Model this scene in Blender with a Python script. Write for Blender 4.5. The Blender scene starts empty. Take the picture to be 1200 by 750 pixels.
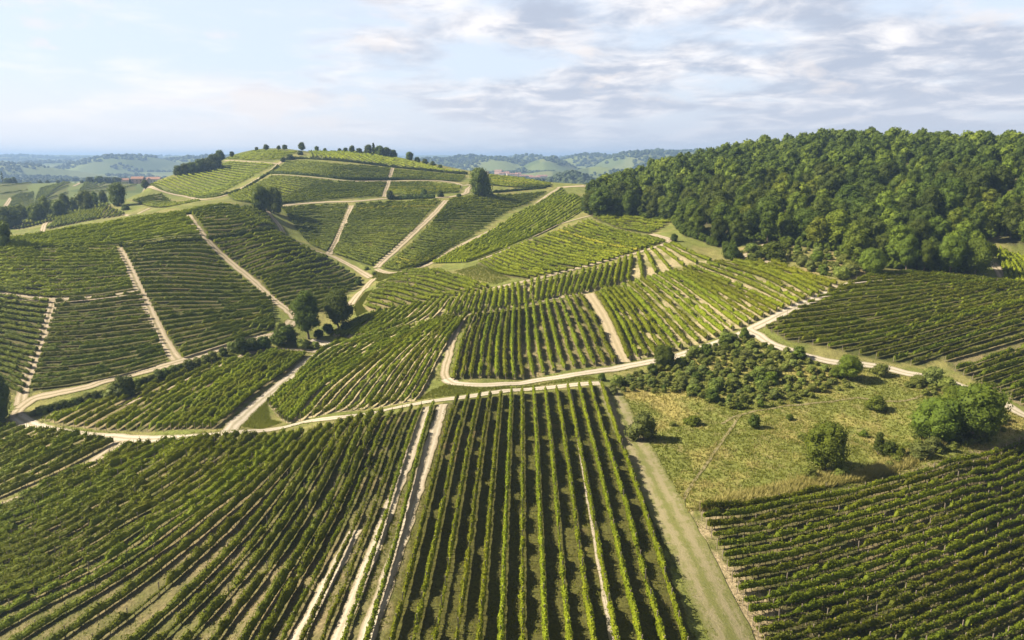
import bpy, math, random
import numpy as np

# ------------------------------------------------------------------ camera, sky, sun, exposure
SC = bpy.context.scene
COL = SC.collection
cam = bpy.data.objects.new('camera', bpy.data.cameras.new('camera'))
COL.objects.link(cam)
cam.location = (0, 0, 53.0)
cam.rotation_euler = (math.radians(90 - 12.5), 0, 0)
cam.data.sensor_width = 36.0
cam.data.lens = 857.0 / 1200.0 * 36.0
cam.data.clip_start, cam.data.clip_end = 1.0, 60000.0
SC.camera = cam

SUN_EL, SUN_AZ = math.radians(39), math.radians(-91)       # azimuth clockwise from the view direction (+Y)
world = bpy.data.worlds.new('World'); SC.world = world
world.use_nodes = True
wn, wl = world.node_tree.nodes, world.node_tree.links
wn.clear()

def wnode(t, **k):
    n = wn.new(t)
    for a, v in k.items(): setattr(n, a, v)
    return n

def wmath(op, a, b=None, clamp=False):
    n = wnode('ShaderNodeMath', operation=op, use_clamp=clamp)
    for i, v in enumerate((a, b)):
        if v is None: continue
        if isinstance(v, (int, float)): n.inputs[i].default_value = v
        else: wl.new(v, n.inputs[i])
    return n.outputs[0]

def wmix(f, a, b):
    n = wnode('ShaderNodeMix', data_type='RGBA')
    for i, v in ((0, f), (6, a), (7, b)):
        if isinstance(v, (int, float)): n.inputs[i].default_value = v
        elif isinstance(v, tuple): n.inputs[i].default_value = (*v, 1)
        else: wl.new(v, n.inputs[i])
    return n.outputs[2]

def wramp(v, lo, hi):
    n = wnode('ShaderNodeMapRange', interpolation_type='SMOOTHSTEP')
    wl.new(v, n.inputs[0]); n.inputs[1].default_value = lo; n.inputs[2].default_value = hi
    return n.outputs[0]

def wnoise(vec, scale, detail, rough, dist=0.0):
    n = wnode('ShaderNodeTexNoise'); wl.new(vec, n.inputs['Vector'])
    n.inputs['Scale'].default_value = scale; n.inputs['Detail'].default_value = detail
    n.inputs['Roughness'].default_value = rough; n.inputs['Distortion'].default_value = dist
    return n.outputs['Fac']

SKY, SKYLEV = 0.1, 0.60
sky = wnode('ShaderNodeTexSky', sky_type='NISHITA', sun_disc=False, sun_elevation=SUN_EL, sun_rotation=SUN_AZ, altitude=250, air_density=1.0, dust_density=2.2, ozone_density=1.0)
tc = wnode('ShaderNodeTexCoord')
sep = wnode('ShaderNodeSeparateXYZ'); wl.new(tc.outputs['Generated'], sep.inputs[0])
zc = wmath('MAXIMUM', sep.outputs[2], 0.0)
inv = wmath('DIVIDE', 1.0, wmath('ADD', zc, 0.15))
cv = wnode('ShaderNodeCombineXYZ')
wl.new(wmath('MULTIPLY', sep.outputs[0], inv), cv.inputs[0]); wl.new(wmath('MULTIPLY', sep.outputs[1], inv), cv.inputs[1])
deck = cv.outputs[0]                                        # a cloud deck seen in perspective
n_big = wnoise(deck, 0.62, 2, 0.5, 0.3)
n_mid = wnoise(deck, 1.5, 8, 0.56, 0.25)
n_fin = wnoise(deck, 2.7, 8, 0.60, 0.35)
side = wramp(sep.outputs[0], -0.55, 0.30)                   # more cloud to the right
thick = wmath('ADD', wmath('ADD', wmath('MULTIPLY', n_mid, 0.6), wmath('MULTIPLY', n_big, 0.4)), wmath('MULTIPLY', wmath('SUBTRACT', side, 0.62), 0.13))
cover = wramp(thick, 0.40, 0.56)
lowc = wnode('ShaderNodeCombineXYZ')                        # small cumulus banks near the horizon
wl.new(wmath('MULTIPLY', sep.outputs[0], 1.0), lowc.inputs[0]); wl.new(wmath('MULTIPLY', sep.outputs[1], 1.0), lowc.inputs[1]); wl.new(wmath('MULTIPLY', sep.outputs[2], 2.6), lowc.inputs[2])
n_low = wnoise(lowc.outputs[0], 6.0, 8, 0.58, 0.15)
low = wmath('MULTIPLY', wramp(n_low, 0.54, 0.64), wmath('MULTIPLY', wramp(zc, 0.02, 0.05), wramp(zc, 0.24, 0.10)))
grey = wmath('MULTIPLY', wramp(wmath('ADD', wmath('MULTIPLY', n_fin, 0.62), wmath('MULTIPLY', thick, 0.45)), 0.43, 0.62), wramp(sep.outputs[0], -0.60, 0.05))
k = SKYLEV / SKY
clear = wmix(0.86, sky.outputs[0], (0.455 * k, 0.505 * k, 0.585 * k))
cloud = wmix(grey, (0.66 * k, 0.635 * k, 0.63 * k), (0.31 * k, 0.345 * k, 0.42 * k))
c1 = wmix(wmath('MULTIPLY', cover, 0.92), clear, cloud)
c2 = wmix(wmath('MULTIPLY', low, 0.70), c1, (0.60 * k, 0.555 * k, 0.535 * k))
hz = wramp(zc, 0.12, 0.0)
c3 = wmix(wmath('MULTIPLY', hz, 0.80), c2, wmix(side, (0.62 * k, 0.60 * k, 0.605 * k), (0.42 * k, 0.44 * k, 0.50 * k)))
up = wramp(zc, 0.22, 0.42)                                  # overhead, out of frame, an invented dim grey sky sets the fill light
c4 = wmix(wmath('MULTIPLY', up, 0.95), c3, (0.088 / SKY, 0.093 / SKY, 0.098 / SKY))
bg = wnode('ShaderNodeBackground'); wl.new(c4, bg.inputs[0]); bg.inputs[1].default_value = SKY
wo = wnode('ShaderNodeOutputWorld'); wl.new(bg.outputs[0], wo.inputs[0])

sun = bpy.data.objects.new('sun', bpy.data.lights.new('sun', 'SUN'))
COL.objects.link(sun)
sun.data.energy = 5.0; sun.data.angle = math.radians(0.55); sun.data.color = (1.0, 0.91, 0.74)
sun.rotation_euler = (math.pi / 2 - SUN_EL, 0, math.pi - SUN_AZ)   # the lamp's -Z points away from the sun

SC.view_settings.view_transform = 'Standard'; SC.view_settings.look = 'None'
SC.view_settings.exposure = 1.52; SC.view_settings.gamma = 1.0; SC.view_settings.use_curve_mapping = False
SC.render.engine = 'CYCLES'
SC.cycles.max_bounces = 6; SC.cycles.diffuse_bounces = 3; SC.cycles.glossy_bounces = 2; SC.cycles.transmission_bounces = 3
SC.cycles.volume_bounces = 0; SC.cycles.transparent_max_bounces = 6
SC.cycles.use_denoising = True

# ------------------------------------------------------------------ survey: pixels of a 1200 x 750 frame to the land
F_PX, CAM_Z, PITCH = 857.0, 53.0, math.radians(12.5)
CP, SP = math.cos(PITCH), math.sin(PITCH)

def ray(px, py):
    dx, dy = (px - 600.0) / F_PX, (375.0 - py) / F_PX
    return np.array([dx, CP + dy * SP, -SP + dy * CP])

# control points of the land: pixel x, pixel y, forward distance, ground below what is seen there
LAND = [
    # flat field in front and the white road
    (612, 750, 73, 0), (450, 750, 73, 0), (800, 750, 73, 0), (612, 600, 102, 0), (480, 600, 102, 0), (750, 600, 102, 0), (700, 452, 167, 0), (600, 460, 163, 0),
    (500, 472, 155, 0), (400, 486, 150, 0), (265, 508, 142, 0), (612, 900, 50, 0),
    # falling away to the left
    (300, 620, 106, 0), (300, 740, 82, 0), (150, 515, 148, 0), (60, 505, 160, 0), (0, 600, 128, 0), (130, 620, 114, 0), (0, 745, 100, 0), (140, 740, 92, 0), (-80, 600, 135, 0), (-90, 740, 108, 0), (-60, 500, 175, 0),
    # triangle block and the strip of shrubs
    (25, 470, 185, 0), (150, 440, 196, 0), (250, 412, 212, 0), (345, 400, 225, 0), (370, 408, 222, 0), (300, 464, 178, 0), (200, 470, 172, 0),
    # big slope on the left
    (0, 448, 195, 0), (0, 350, 240, 0), (0, 283, 275, 0), (60, 352, 240, 0), (160, 342, 247, 0), (139, 289, 283, 0), (213, 249, 335, 0), (105, 265.5, 308, 0), (50, 275, 290, 0), (160, 256, 322, 0), (262, 243.5, 350, 0), (60, 300, 268, 0), (-60, 287, 272, 0), (240, 279, 298, 0), (340, 368, 245, 0),
    (262, 300, 290, 0), (325, 270, 335, 0), (290, 240, 390, 0), (-80, 440, 200, 0), (-80, 350, 240, 0), (-90, 290, 275, 0),
    # behind that crest
    (55, 268, 430, 0), (80, 264, 425, 0), (140, 252, 440, 0), (118, 241.5, 490, 0), (60, 254, 480, 0), (175, 217, 590, 0), (160, 228, 540, 0), (190, 226, 545, 0), (233, 236, 470, 0), (180, 243, 450, 0), (200, 209, 635, 0), (215, 222, 560, 0),
    # valley in the middle and block under the two trees
    (385, 392, 232, 0), (424, 340, 290, 0), (434, 326, 305, 0), (386, 299, 340, 0), (338, 277, 365, 0), (380, 338, 280, 0), (442, 316, 315, 0), (498, 313, 318, 0),
    # upper hill
    (330, 242, 430, 0), (412, 240, 440, 0), (523, 234, 455, 0), (580, 269, 385, 0), (560, 231, 475, 0), (500, 270, 380, 0), (430, 270, 385, 0),
    (326, 193, 600, 0), (455, 212, 560, 0), (455, 229, 480, 0), (318, 206, 540, 0), (261, 229, 480, 0), (545, 216, 560, 0), (362, 178, 690, 0), (300, 175.5, 690, 0), (335, 175, 700, 0), (263, 189, 640, 0), (268, 183.5, 680, 0), (232, 198, 645, 0), (280, 205, 580, 0), (240, 215, 570, 0), (430, 180, 700, 0), (500, 190, 680, 0), (560, 202, 640, 0), (600, 207, 620, 0), (650, 214, 590, 0), (688, 216, 570, 0),
    (656, 222, 540, 0), (690, 240, 470, 0), (632, 240, 470, 0),
    # middle blocks
    (320, 495, 157, 0), (430, 478, 166, 0), (520, 447, 176, 0), (610, 447, 176, 0), (720, 430, 184, 0), (390, 406, 222, 0), (508, 379, 217, 0), (548, 368, 222, 0), (610, 361, 226, 0), (700, 344, 234, 0), (765, 325, 245, 0), (832, 308, 255, 0), (618, 333, 245, 0), (698, 314, 262, 0), (785, 286, 285, 0), (486, 358, 240, 0), (432, 369, 240, 0),
    (570, 340, 245, 0), (500, 317, 300, 0), (440, 334, 272, 0), (560, 308, 305, 0), (618, 284, 330, 0), (690, 260, 360, 0), (700, 290, 305, 0), (640, 305, 290, 0), (737, 276, 322, 0), (770, 262, 350, 0),
    (798, 411, 192, 0), (868, 385, 200, 0), (918, 363, 210, 0), (975, 337, 226, 0), (846, 307, 256, 0), (904, 308, 254, 0), (820, 350, 226, 0),
    # meadow and the right-hand blocks
    (880, 390, 196, 0), (1000, 325, 234, 0), (1060, 320, 238, 0), (1140, 330, 232, 0), (1200, 340, 226, 0), (1290, 345, 222, 0), (960, 377, 202, 0), (1080, 356, 215, 0), (1070, 428, 176, 0), (1200, 392, 194, 0), (1200, 480, 150, 0), (975, 420, 179, 0), (1290, 430, 172, 0),
    (760, 500, 141, 0), (850, 470, 156, 0), (960, 480, 152, 0), (1060, 500, 143, 0), (900, 550, 120, 0), (820, 600, 102, 0), (960, 575, 112, 0), (1120, 540, 124, 0), (1200, 515, 134, 0), (905, 760, 75, 0), (1000, 680, 92, 0), (1200, 600, 117, 0), (1200, 740, 89, 0), (1320, 600, 118, 0), (1300, 760, 86, 0),
    # ground under the wood
    (760, 262, 352, 0), (830, 295, 275, 0), (930, 290, 272, 0), (1000, 305, 255, 0), (1150, 300, 252, 0), (1240, 300, 252, 0),
]
# the same, given as world azimuth (degrees), distance, height
LAND_AZ = [
    (5.5, 470, 29), (8, 440, 31), (10, 470, 36), (14, 480, 44), (14, 400, 36), (14, 330, 24), (19, 500, 52), (19, 420, 42), (19, 340, 29), (24, 500, 57), (24, 420, 45), (24, 330, 27), (30, 480, 54), (30, 400, 43), (30, 320, 27), (36, 470, 52), (36, 330, 28), (44, 470, 50), (44, 300, 26),
    (16, 620, 38), (26, 650, 40), (36, 650, 38), (8, 600, 26), (16, 900, 0), (30, 900, 0), (44, 900, 0),
    (-36, 410, 10), (-45, 430, 8), (-33.5, 440, 9), (-36, 620, 7), (-30, 620, 9), (-27.5, 660, 14), (-25, 720, 24), (-38, 900, 14), (-30, 900, 17), (-25, 950, 20), (-30, 1150, 22), (-36, 1150, 24), (-44, 1100, 20), (-45, 620, 0),
    (-22, 780, 34), (-20, 1000, 20), (-14, 800, 40), (-10, 900, 20), (-4, 900, 10), (3, 900, -5), (3, 720, 20), (-12, 1200, -5), (0, 1250, -25), (10, 1250, -30),
    (-50, 200, -8), (-50, 100, -18), (50, 100, -4), (50, 200, 0), (0, 40, 0), (-45, 55, -10), (45, 55, -3),
]

def _kern(d2):
    return 0.5 * d2 * np.log(np.maximum(d2, 1e-12))

def _fit():
    P, Z = [], []
    for px, py, y, g in LAND:
        d = ray(px, py); t = y / d[1]
        P.append((math.atan2(d[0] * t, y) * 2.0, math.log(math.hypot(d[0] * t, y)))); Z.append(CAM_Z + d[2] * t - g)
    for az, r, z in LAND_AZ:
        P.append((math.radians(az) * 2.0, math.log(r))); Z.append(z)
    P, Z = np.array(P), np.array(Z)
    n = len(P)
    A = np.zeros((n + 3, n + 3))
    A[:n, :n] = _kern(((P[:, None] - P[None]) ** 2).sum(-1)) + np.eye(n) * 2e-4
    A[:n, n] = 1; A[:n, n + 1:n + 3] = P
    A[n:, :n] = A[:n, n:].T
    return P, np.linalg.solve(A, np.concatenate([Z, np.zeros(3)]))

_P, _W = _fit()

def _hash(i, j, s):
    h = (i * 374761393 + j * 668265263 + s * 974634777) & 0xFFFFFFFF
    h = ((h ^ (h >> 13)) * 1274126177) & 0xFFFFFFFF
    return ((h ^ (h >> 16)) & 0xFFFF) / 65535.0

def vnoise(x, y, s=0):
    xi, yi = np.floor(x).astype(np.int64), np.floor(y).astype(np.int64)
    fx, fy = x - xi, y - yi
    fx = fx * fx * fx * (fx * (fx * 6 - 15) + 10); fy = fy * fy * fy * (fy * (fy * 6 - 15) + 10)
    a, b, c, d = _hash(xi, yi, s), _hash(xi + 1, yi, s), _hash(xi, yi + 1, s), _hash(xi + 1, yi + 1, s)
    return (a * (1 - fx) + b * fx) * (1 - fy) + (c * (1 - fx) + d * fx) * fy

def fbm(x, y, s=0, o=4):
    v, a = 0.0, 0.5
    for k in range(o):
        v = v + a * vnoise(x * 2 ** k + 17.3 * k, y * 2 ** k - 9.1 * k, s + k); a *= 0.5
    return v

def sstep(a, b, x):
    t = np.clip((x - a) / (b - a), 0, 1)
    return t * t * (3 - 2 * t)

# distant hills: azimuth, distance, top height, half width across, half depth
HILLS = [
    (-33.5, 3000, 40, 300, 260), (-31, 4300, 40, 520, 400), (-27, 3500, 66, 260, 300), (-24.5, 3700, 62, 330, 260), (-22.5, 4100, 68, 420, 300), (-18, 4600, 70, 600, 400), (-29, 2300, -5, 260, 220), (-24, 2500, 0, 300, 200),
    (-6.5, 3300, 58, 260, 220), (-3.5, 3600, 68, 260, 240), (-1, 3200, 62, 260, 220), (1.0, 3900, 66, 240, 240), (3, 2900, 66, 130, 220), (3.4, 2900, 78, 40, 80), (6.2, 3800, 74, 300, 260), (9.5, 3300, 86, 190, 200), (11.5, 3500, 92, 260, 260), (14, 3500, 88, 300, 260), (17, 3900, 80, 400, 300),
    (6.2, 1500, 24, 100, 130), (9.8, 1900, 12, 150, 160), (12, 2100, 26, 160, 160), (-3.0, 1750, 12, 110, 160), (3.2, 1350, 10, 95, 110), (0.5, 1800, 0, 150, 200), (7.5, 2500, 34, 260, 200), (3, 2300, 20, 220, 200),
]

def far_h(x, y):
    r = np.hypot(x, y)
    z = -62 + 48 * (1 - np.abs(2 * fbm(x / 900.0, y / 900.0, 5, 4) - 1.0)) + 30 * fbm(x / 350.0, y / 350.0, 9, 3)
    z = z + 58 * sstep(4000, 7500, r) + 46 * sstep(4500, 7000, r) * (1 - np.abs(2 * fbm(x / 1300.0, y / 1300.0, 87, 4) - .95)) - 26 * sstep(4500, 7000, r) + 22 * sstep(7000, 9300, r) * fbm(x / 1500.0, y / 900.0, 21, 3)
    m = np.zeros_like(r)
    wx, wy = x + 260 * (fbm(x / 500, y / 500, 73, 3) - .44), y + 260 * (fbm(x / 500, y / 500, 79, 3) - .44)
    for az, d, top, w, dp in HILLS:
        a = math.radians(az); cx, cy = d * math.sin(a), d * math.cos(a)
        u = (wx - cx) * math.cos(a) - (wy - cy) * math.sin(a); v = (wx - cx) * math.sin(a) + (wy - cy) * math.cos(a)
        g = np.exp(-(u / w) ** 2 - (v / dp) ** 2)
        m = np.maximum(m, g * (top + 30)) if True else m
    rough = 26 * (fbm(x / 420.0, y / 420.0, 37, 4) - .5) * np.clip(m / 60.0, 0, 1)
    return np.maximum(z, -30 + m * .94 + rough + 10 * (fbm(x / 160.0, y / 160.0, 31, 3) - .5))

def height0(x, y):
    x, y = np.atleast_1d(np.asarray(x, float)), np.atleast_1d(np.asarray(y, float))
    sh = x.shape; x, y = x.ravel(), y.ravel()
    r = np.hypot(x, y)
    az = np.clip(np.arctan2(x, np.maximum(y, 1e-6) + 0 * x), -math.radians(52), math.radians(52))
    az = np.where(y <= 0, np.sign(x) * math.radians(52), az)
    q = np.stack([az * 2.0, np.log(np.clip(r, 38, 1300))], -1)
    z = np.empty(len(x))
    n = len(_P)
    for k in range(0, len(x), 20000):
        qq = q[k:k + 20000]
        z[k:k + 20000] = _kern(((qq[:, None] - _P[None]) ** 2).sum(-1)) @ _W[:n] + _W[n] + qq @ _W[n + 1:]
    back = sstep(0.15, -0.35, y / np.maximum(r, 1e-6))
    z = z * (1 - back) + (-4.0) * back
    f = sstep(1050, 1500, r)
    z = np.where(f > 0, z * (1 - f) + far_h(x, y) * f, z)
    z = z + 0.16 * (fbm(x / 7.0, y / 7.0, 3, 2) - .375) * sstep(30, 60, r) * (1 - sstep(300, 500, r))
    md = np.exp(-(((x - 50) / 42) ** 2 + ((y - 140) / 30) ** 2) ** 2)
    z = z + md * (1.9 * (fbm(x / 15.0, y / 15.0, 131, 3) - .44) + .5 * (fbm(x / 4.0, y / 4.0, 137, 2) - .38))
    return z.reshape(sh)

# the land is one polar sheet around the viewpoint; every thing stands on the same sheet
_azs = np.concatenate([np.linspace(-180, -56, 46)[:-1], np.arange(-56, 56.01, 0.2), np.linspace(56, 180, 46)[1:]])
_rs = np.concatenate([[4.0, 12.0, 22.0, 30.0], np.exp(np.arange(math.log(36), math.log(1500), 0.0085)), np.exp(np.arange(math.log(1500), math.log(10500), 0.012))])
GA, GR = np.meshgrid(np.radians(_azs), _rs)
GX, GY = GR * np.sin(GA), GR * np.cos(GA)
GZ = height0(GX, GY)
GZ[:, -1] = GZ[:, 0]

def hgt(x, y):
    x, y = np.asarray(x, float), np.asarray(y, float)
    a = np.interp(np.degrees(np.arctan2(x, y)), _azs, np.arange(len(_azs)))
    b = np.interp(np.log(np.clip(np.hypot(x, y), 4.0, 10400)), np.log(_rs), np.arange(len(_rs)))
    i, j = np.minimum(b.astype(int), len(_rs) - 2), np.minimum(a.astype(int), len(_azs) - 2)
    u, v = b - i, a - j
    # the same two triangles per cell as the mesh
    z00, z01, z10, z11 = GZ[i, j], GZ[i, j + 1], GZ[i + 1, j], GZ[i + 1, j + 1]
    return np.where(u + v <= 1, z00 + (z10 - z00) * u + (z01 - z00) * v, z11 + (z01 - z11) * (1 - u) + (z10 - z11) * (1 - v))

_ts = np.exp(np.linspace(math.log(40), math.log(10000), 2600))

def hit(px, py, near=0.0):
    """world x, y where the sight line of a pixel first meets the land (beyond `near` metres)"""
    d = ray(px, py); d = d / math.hypot(d[0], d[1])
    t = _ts[_ts > near] if near else _ts
    g = CAM_Z + d[2] * t - hgt(d[0] * t, d[1] * t)
    k = np.argmax(g < 0) if (g < 0).any() else int(np.argmin(np.abs(g[: int(len(g) * .8)])))
    if k > 0 and g[k] < 0:
        f = g[k - 1] / (g[k - 1] - g[k]); tt = t[k - 1] + f * (t[k] - t[k - 1])
    else:
        tt = t[k]
    return np.array([d[0] * tt, d[1] * tt])

def hits(pts):
    return np.array([hit(*p[:2]) for p in pts])

def spline(P, n):
    """n points along a centripetal-ish Catmull-Rom through P, evenly spaced by length"""
    P = np.asarray(P, float)
    if len(P) == 2:
        dense = P[0] + (P[1] - P[0]) * np.linspace(0, 1, 30)[:, None]
    else:
        Q = np.vstack([2 * P[0] - P[1], P, 2 * P[-1] - P[-2]])
        out = []
        for i in range(1, len(Q) - 2):
            t = np.linspace(0, 1, 16, endpoint=False)[:, None]
            d = [max(np.linalg.norm(Q[i + k] - Q[i + k - 1]), 1e-6) for k in (0, 1, 2)]
            m1 = ((Q[i] - Q[i - 1]) / d[0] + (Q[i + 1] - Q[i]) / d[1]) * .5 * d[1]
            m2 = ((Q[i + 1] - Q[i]) / d[1] + (Q[i + 2] - Q[i + 1]) / d[2]) * .5 * d[1]
            out.append((2 * t**3 - 3 * t**2 + 1) * Q[i] + (t**3 - 2 * t**2 + t) * m1 + (-2 * t**3 + 3 * t**2) * Q[i + 1] + (t**3 - t**2) * m2)
        dense = np.vstack(out + [P[-1:]])
    s = np.concatenate([[0], np.cumsum(np.linalg.norm(np.diff(dense, axis=0), axis=1))])
    q = np.linspace(0, s[-1], n)
    return np.stack([np.interp(q, s, dense[:, k]) for k in range(dense.shape[1])], -1)

def inside(x, y, poly):
    c = np.zeros(np.shape(x), bool); j = len(poly) - 1
    for i in range(len(poly)):
        (xi, yi), (xj, yj) = poly[i], poly[j]
        c ^= ((yi > y) != (yj > y)) & (x < (xj - xi) * (y - yi) / (yj - yi + 1e-12) + xi)
        j = i
    return c
# ------------------------------------------------------------------ tracks: name, width, traced line
TRACKS = [
    ('gravel_road', 3.6, [(20, 488), (34, 497), (60, 505), (95, 510), (132, 512.5), (177, 515), (241, 511), (267, 508), (305, 505), (356, 495), (400, 489), (457, 479.5), (495, 472), (540, 466), (580, 460), (611, 457), (661, 452.5), (703, 449.5)]),
    ('gravel_road', 3.4, [(267, 508), (276, 496), (295, 479), (313, 464), (343, 439), (364, 421), (386, 406), (378, 402), (364, 399)]),
    ('dirt_track', 2.6, [(371, 412), (350, 410), (331, 410), (310, 411), (292, 414), (262, 428), (230, 441), (200, 455), (170, 466), (140, 476)]),
    ('gravel_road', 3.6, [(523, 444), (536, 450), (568, 451.5), (598, 450), (630, 446), (661, 441.5), (702, 435), (737, 429), (788, 419), (813, 411), (860, 395), (884, 384), (924, 364), (960, 348), (987, 337.5), (1010, 329), (1040, 325.5), (1056, 323)]),
    ('gravel_road', 3.6, [(876, 387), (886, 392), (904, 403), (930, 412.5), (975, 424.5), (1032, 430), (1068, 439), (1095, 443), (1110, 447), (1130, 455), (1167, 468), (1200, 487), (1260, 512)]),
    ('dirt_track', 3.0, [(983, 337), (965, 330), (945, 322), (925, 315), (905, 309), (890, 305)]),
    ('dirt_track', 4.2, [(23, 479), (40, 467.5), (63, 462), (101, 454), (122, 447), (152, 440), (182, 432), (210, 424), (253, 410), (300, 397), (326, 391), (343, 376)]),
    ('dirt_track', 3.4, [(23, 479), (20, 484), (20, 490)]),
    ('dirt_track', 3.4, [(24, 474), (28, 455), (38, 426), (51, 388), (63, 353)]),
    ('dirt_track', 3.4, [(-40, 343), (0, 345.5), (38, 350), (63, 352), (90, 350.5), (114, 349), (140, 346), (163, 342)]),
    ('dirt_track', 3.6, [(138, 291), (149.5, 310), (162, 337), (175, 363), (187.5, 391), (200, 412), (210, 424)]),
    ('dirt_track', 3.0, [(220, 252), (228, 263), (238, 275), (250, 289), (261, 299.5), (284, 319), (300, 332), (318, 349), (341, 368), (345, 374)]),
    ('dirt_track', 3.2, [(310, 243), (318, 254), (323, 259), (330, 269), (338, 277), (356, 288), (386, 299.5), (404, 308), (417, 315), (434, 325.5)]),
    ('dirt_track', 3.4, [(438, 327), (430, 335), (424, 341), (415, 351), (410, 358)]),
    ('dirt_track', 3.4, [(385, 298), (392, 286), (399, 272), (406, 256), (412, 241)]),
    ('dirt_track', 3.6, [(441, 314), (452, 303), (470, 287), (486, 272), (500, 259), (512, 247), (523, 235)]),
    ('dirt_track', 4.0, [(330, 242.5), (340, 240), (351, 239), (381, 237), (417, 236), (452, 233), (488, 232), (523, 231.3), (543, 227.5), (548, 222), (551, 216.5), (543, 217.5), (533, 214.5), (508, 211.5)]),
    ('dirt_track', 3.0, [(441, 315.5), (450, 319), (462, 320), (472, 318), (480, 316)]),
    ('dirt_track', 3.4, [(172, 216.5), (182, 221.5), (193, 225), (215, 230), (238, 234), (252, 232.5), (261, 230), (280, 222), (300, 211), (315, 202), (326, 192.5), (335, 186)]),
    ('dirt_track', 3.0, [(450, 231), (455, 215), (460, 197)]),
    ('dirt_track', 2.8, [(326, 192), (305, 190.5), (280, 189), (263, 188.7)]),
    ('dirt_track', 2.6, [(318, 205.3), (345, 206), (369, 208), (407, 212), (455, 212.5), (508, 212)]),
    ('dirt_track', 2.8, [(480, 316), (500, 311), (533, 291), (562, 277), (580, 268), (598, 259), (631, 237), (648, 225), (656, 220)]),
    ('bare_earth', 7.0, [(654, 220.3), (665, 219), (680, 218.3), (692, 218.0)]),
    ('dirt_track', 1.8, [(560, 305.5), (590, 294), (618, 281.5), (640, 270), (656, 263), (676, 257), (692, 253)]),
    ('dirt_track', 3.0, [(578, 338), (590, 335.5), (618, 329.5), (636, 325), (660, 319), (687, 312), (712, 305.5), (737, 299), (760, 292.5), (778, 286.5), (785, 282), (776, 278), (763, 274.5)]),
    ('sandy_alley', 3.6, [(690, 344.5), (702, 363), (710, 378), (717, 393), (725, 410), (732, 425)]),
    ('dirt_track', 2.4, [(540, 376), (536, 384), (529, 402), (526, 416), (521, 439), (523, 444)]),
    ('dirt_track', 1.4, [(548, 369), (575, 364), (598, 360.5), (630, 354), (661, 348), (689, 342)]),
    ('dirt_track', 4.4, [(-40, 617), (0, 597), (30, 584), (67, 567), (100, 549), (130, 527), (142, 517)]),
    ('gravel_strip', 2.2, [(519, 474), (511, 500), (493, 560), (467, 640), (440, 718), (422, 770), (405, 820)]),
    ('gravel_strip', 2.0, [(501, 477), (489, 510), (470, 560), (441, 636), (420, 690), (394, 752), (375, 800)]),
    ('gravel_strip', 2.3, [(416, 622), (400, 655), (380, 690), (356, 735), (340, 765), (318, 805)]),
    ('gravel_strip', .7, [(668, 456), (677, 510), (690, 590), (707, 690), (722, 780)]),
    ('grassy_track', 6.01, [(710, 452), (724, 480), (741, 515), (762, 556), (786, 604), (808, 645), (835, 700), (862, 755), (900, 830)]),
    ('footpath', .7, [(1004, 466), (960, 472), (905, 479), (868, 486), (845, 497)]),
    ('footpath', .6, [(868, 486), (850, 512), (830, 541), (812, 566), (799, 588)]),
    ('footpath', .8, [(1095, 458), (1060, 470), (1030, 470), (1004, 466)]),
    ('dirt_track', 2.4, [(127, 241), (131, 246), (138, 250), (147, 252), (155, 252), (165, 249), (176, 244)]),
    ('dirt_track', 3.0, [(46, 274), (51, 266), (56, 258), (52, 254.5)]),
    ('dirt_track', 3.0, [(866, 304), (875, 299), (890, 292), (898, 287)]),
    ('dirt_track', 3.4, [(1176, 327), (1172, 319), (1165, 311), (1158, 306)]),
    ('dirt_track', 4.0, [(0, 252), (5, 244), (9, 238), (13, 232)]),
    ('dirt_track', 3.0, [(86, 218.5), (92, 215.5), (99, 211.5)]),
]

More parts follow.
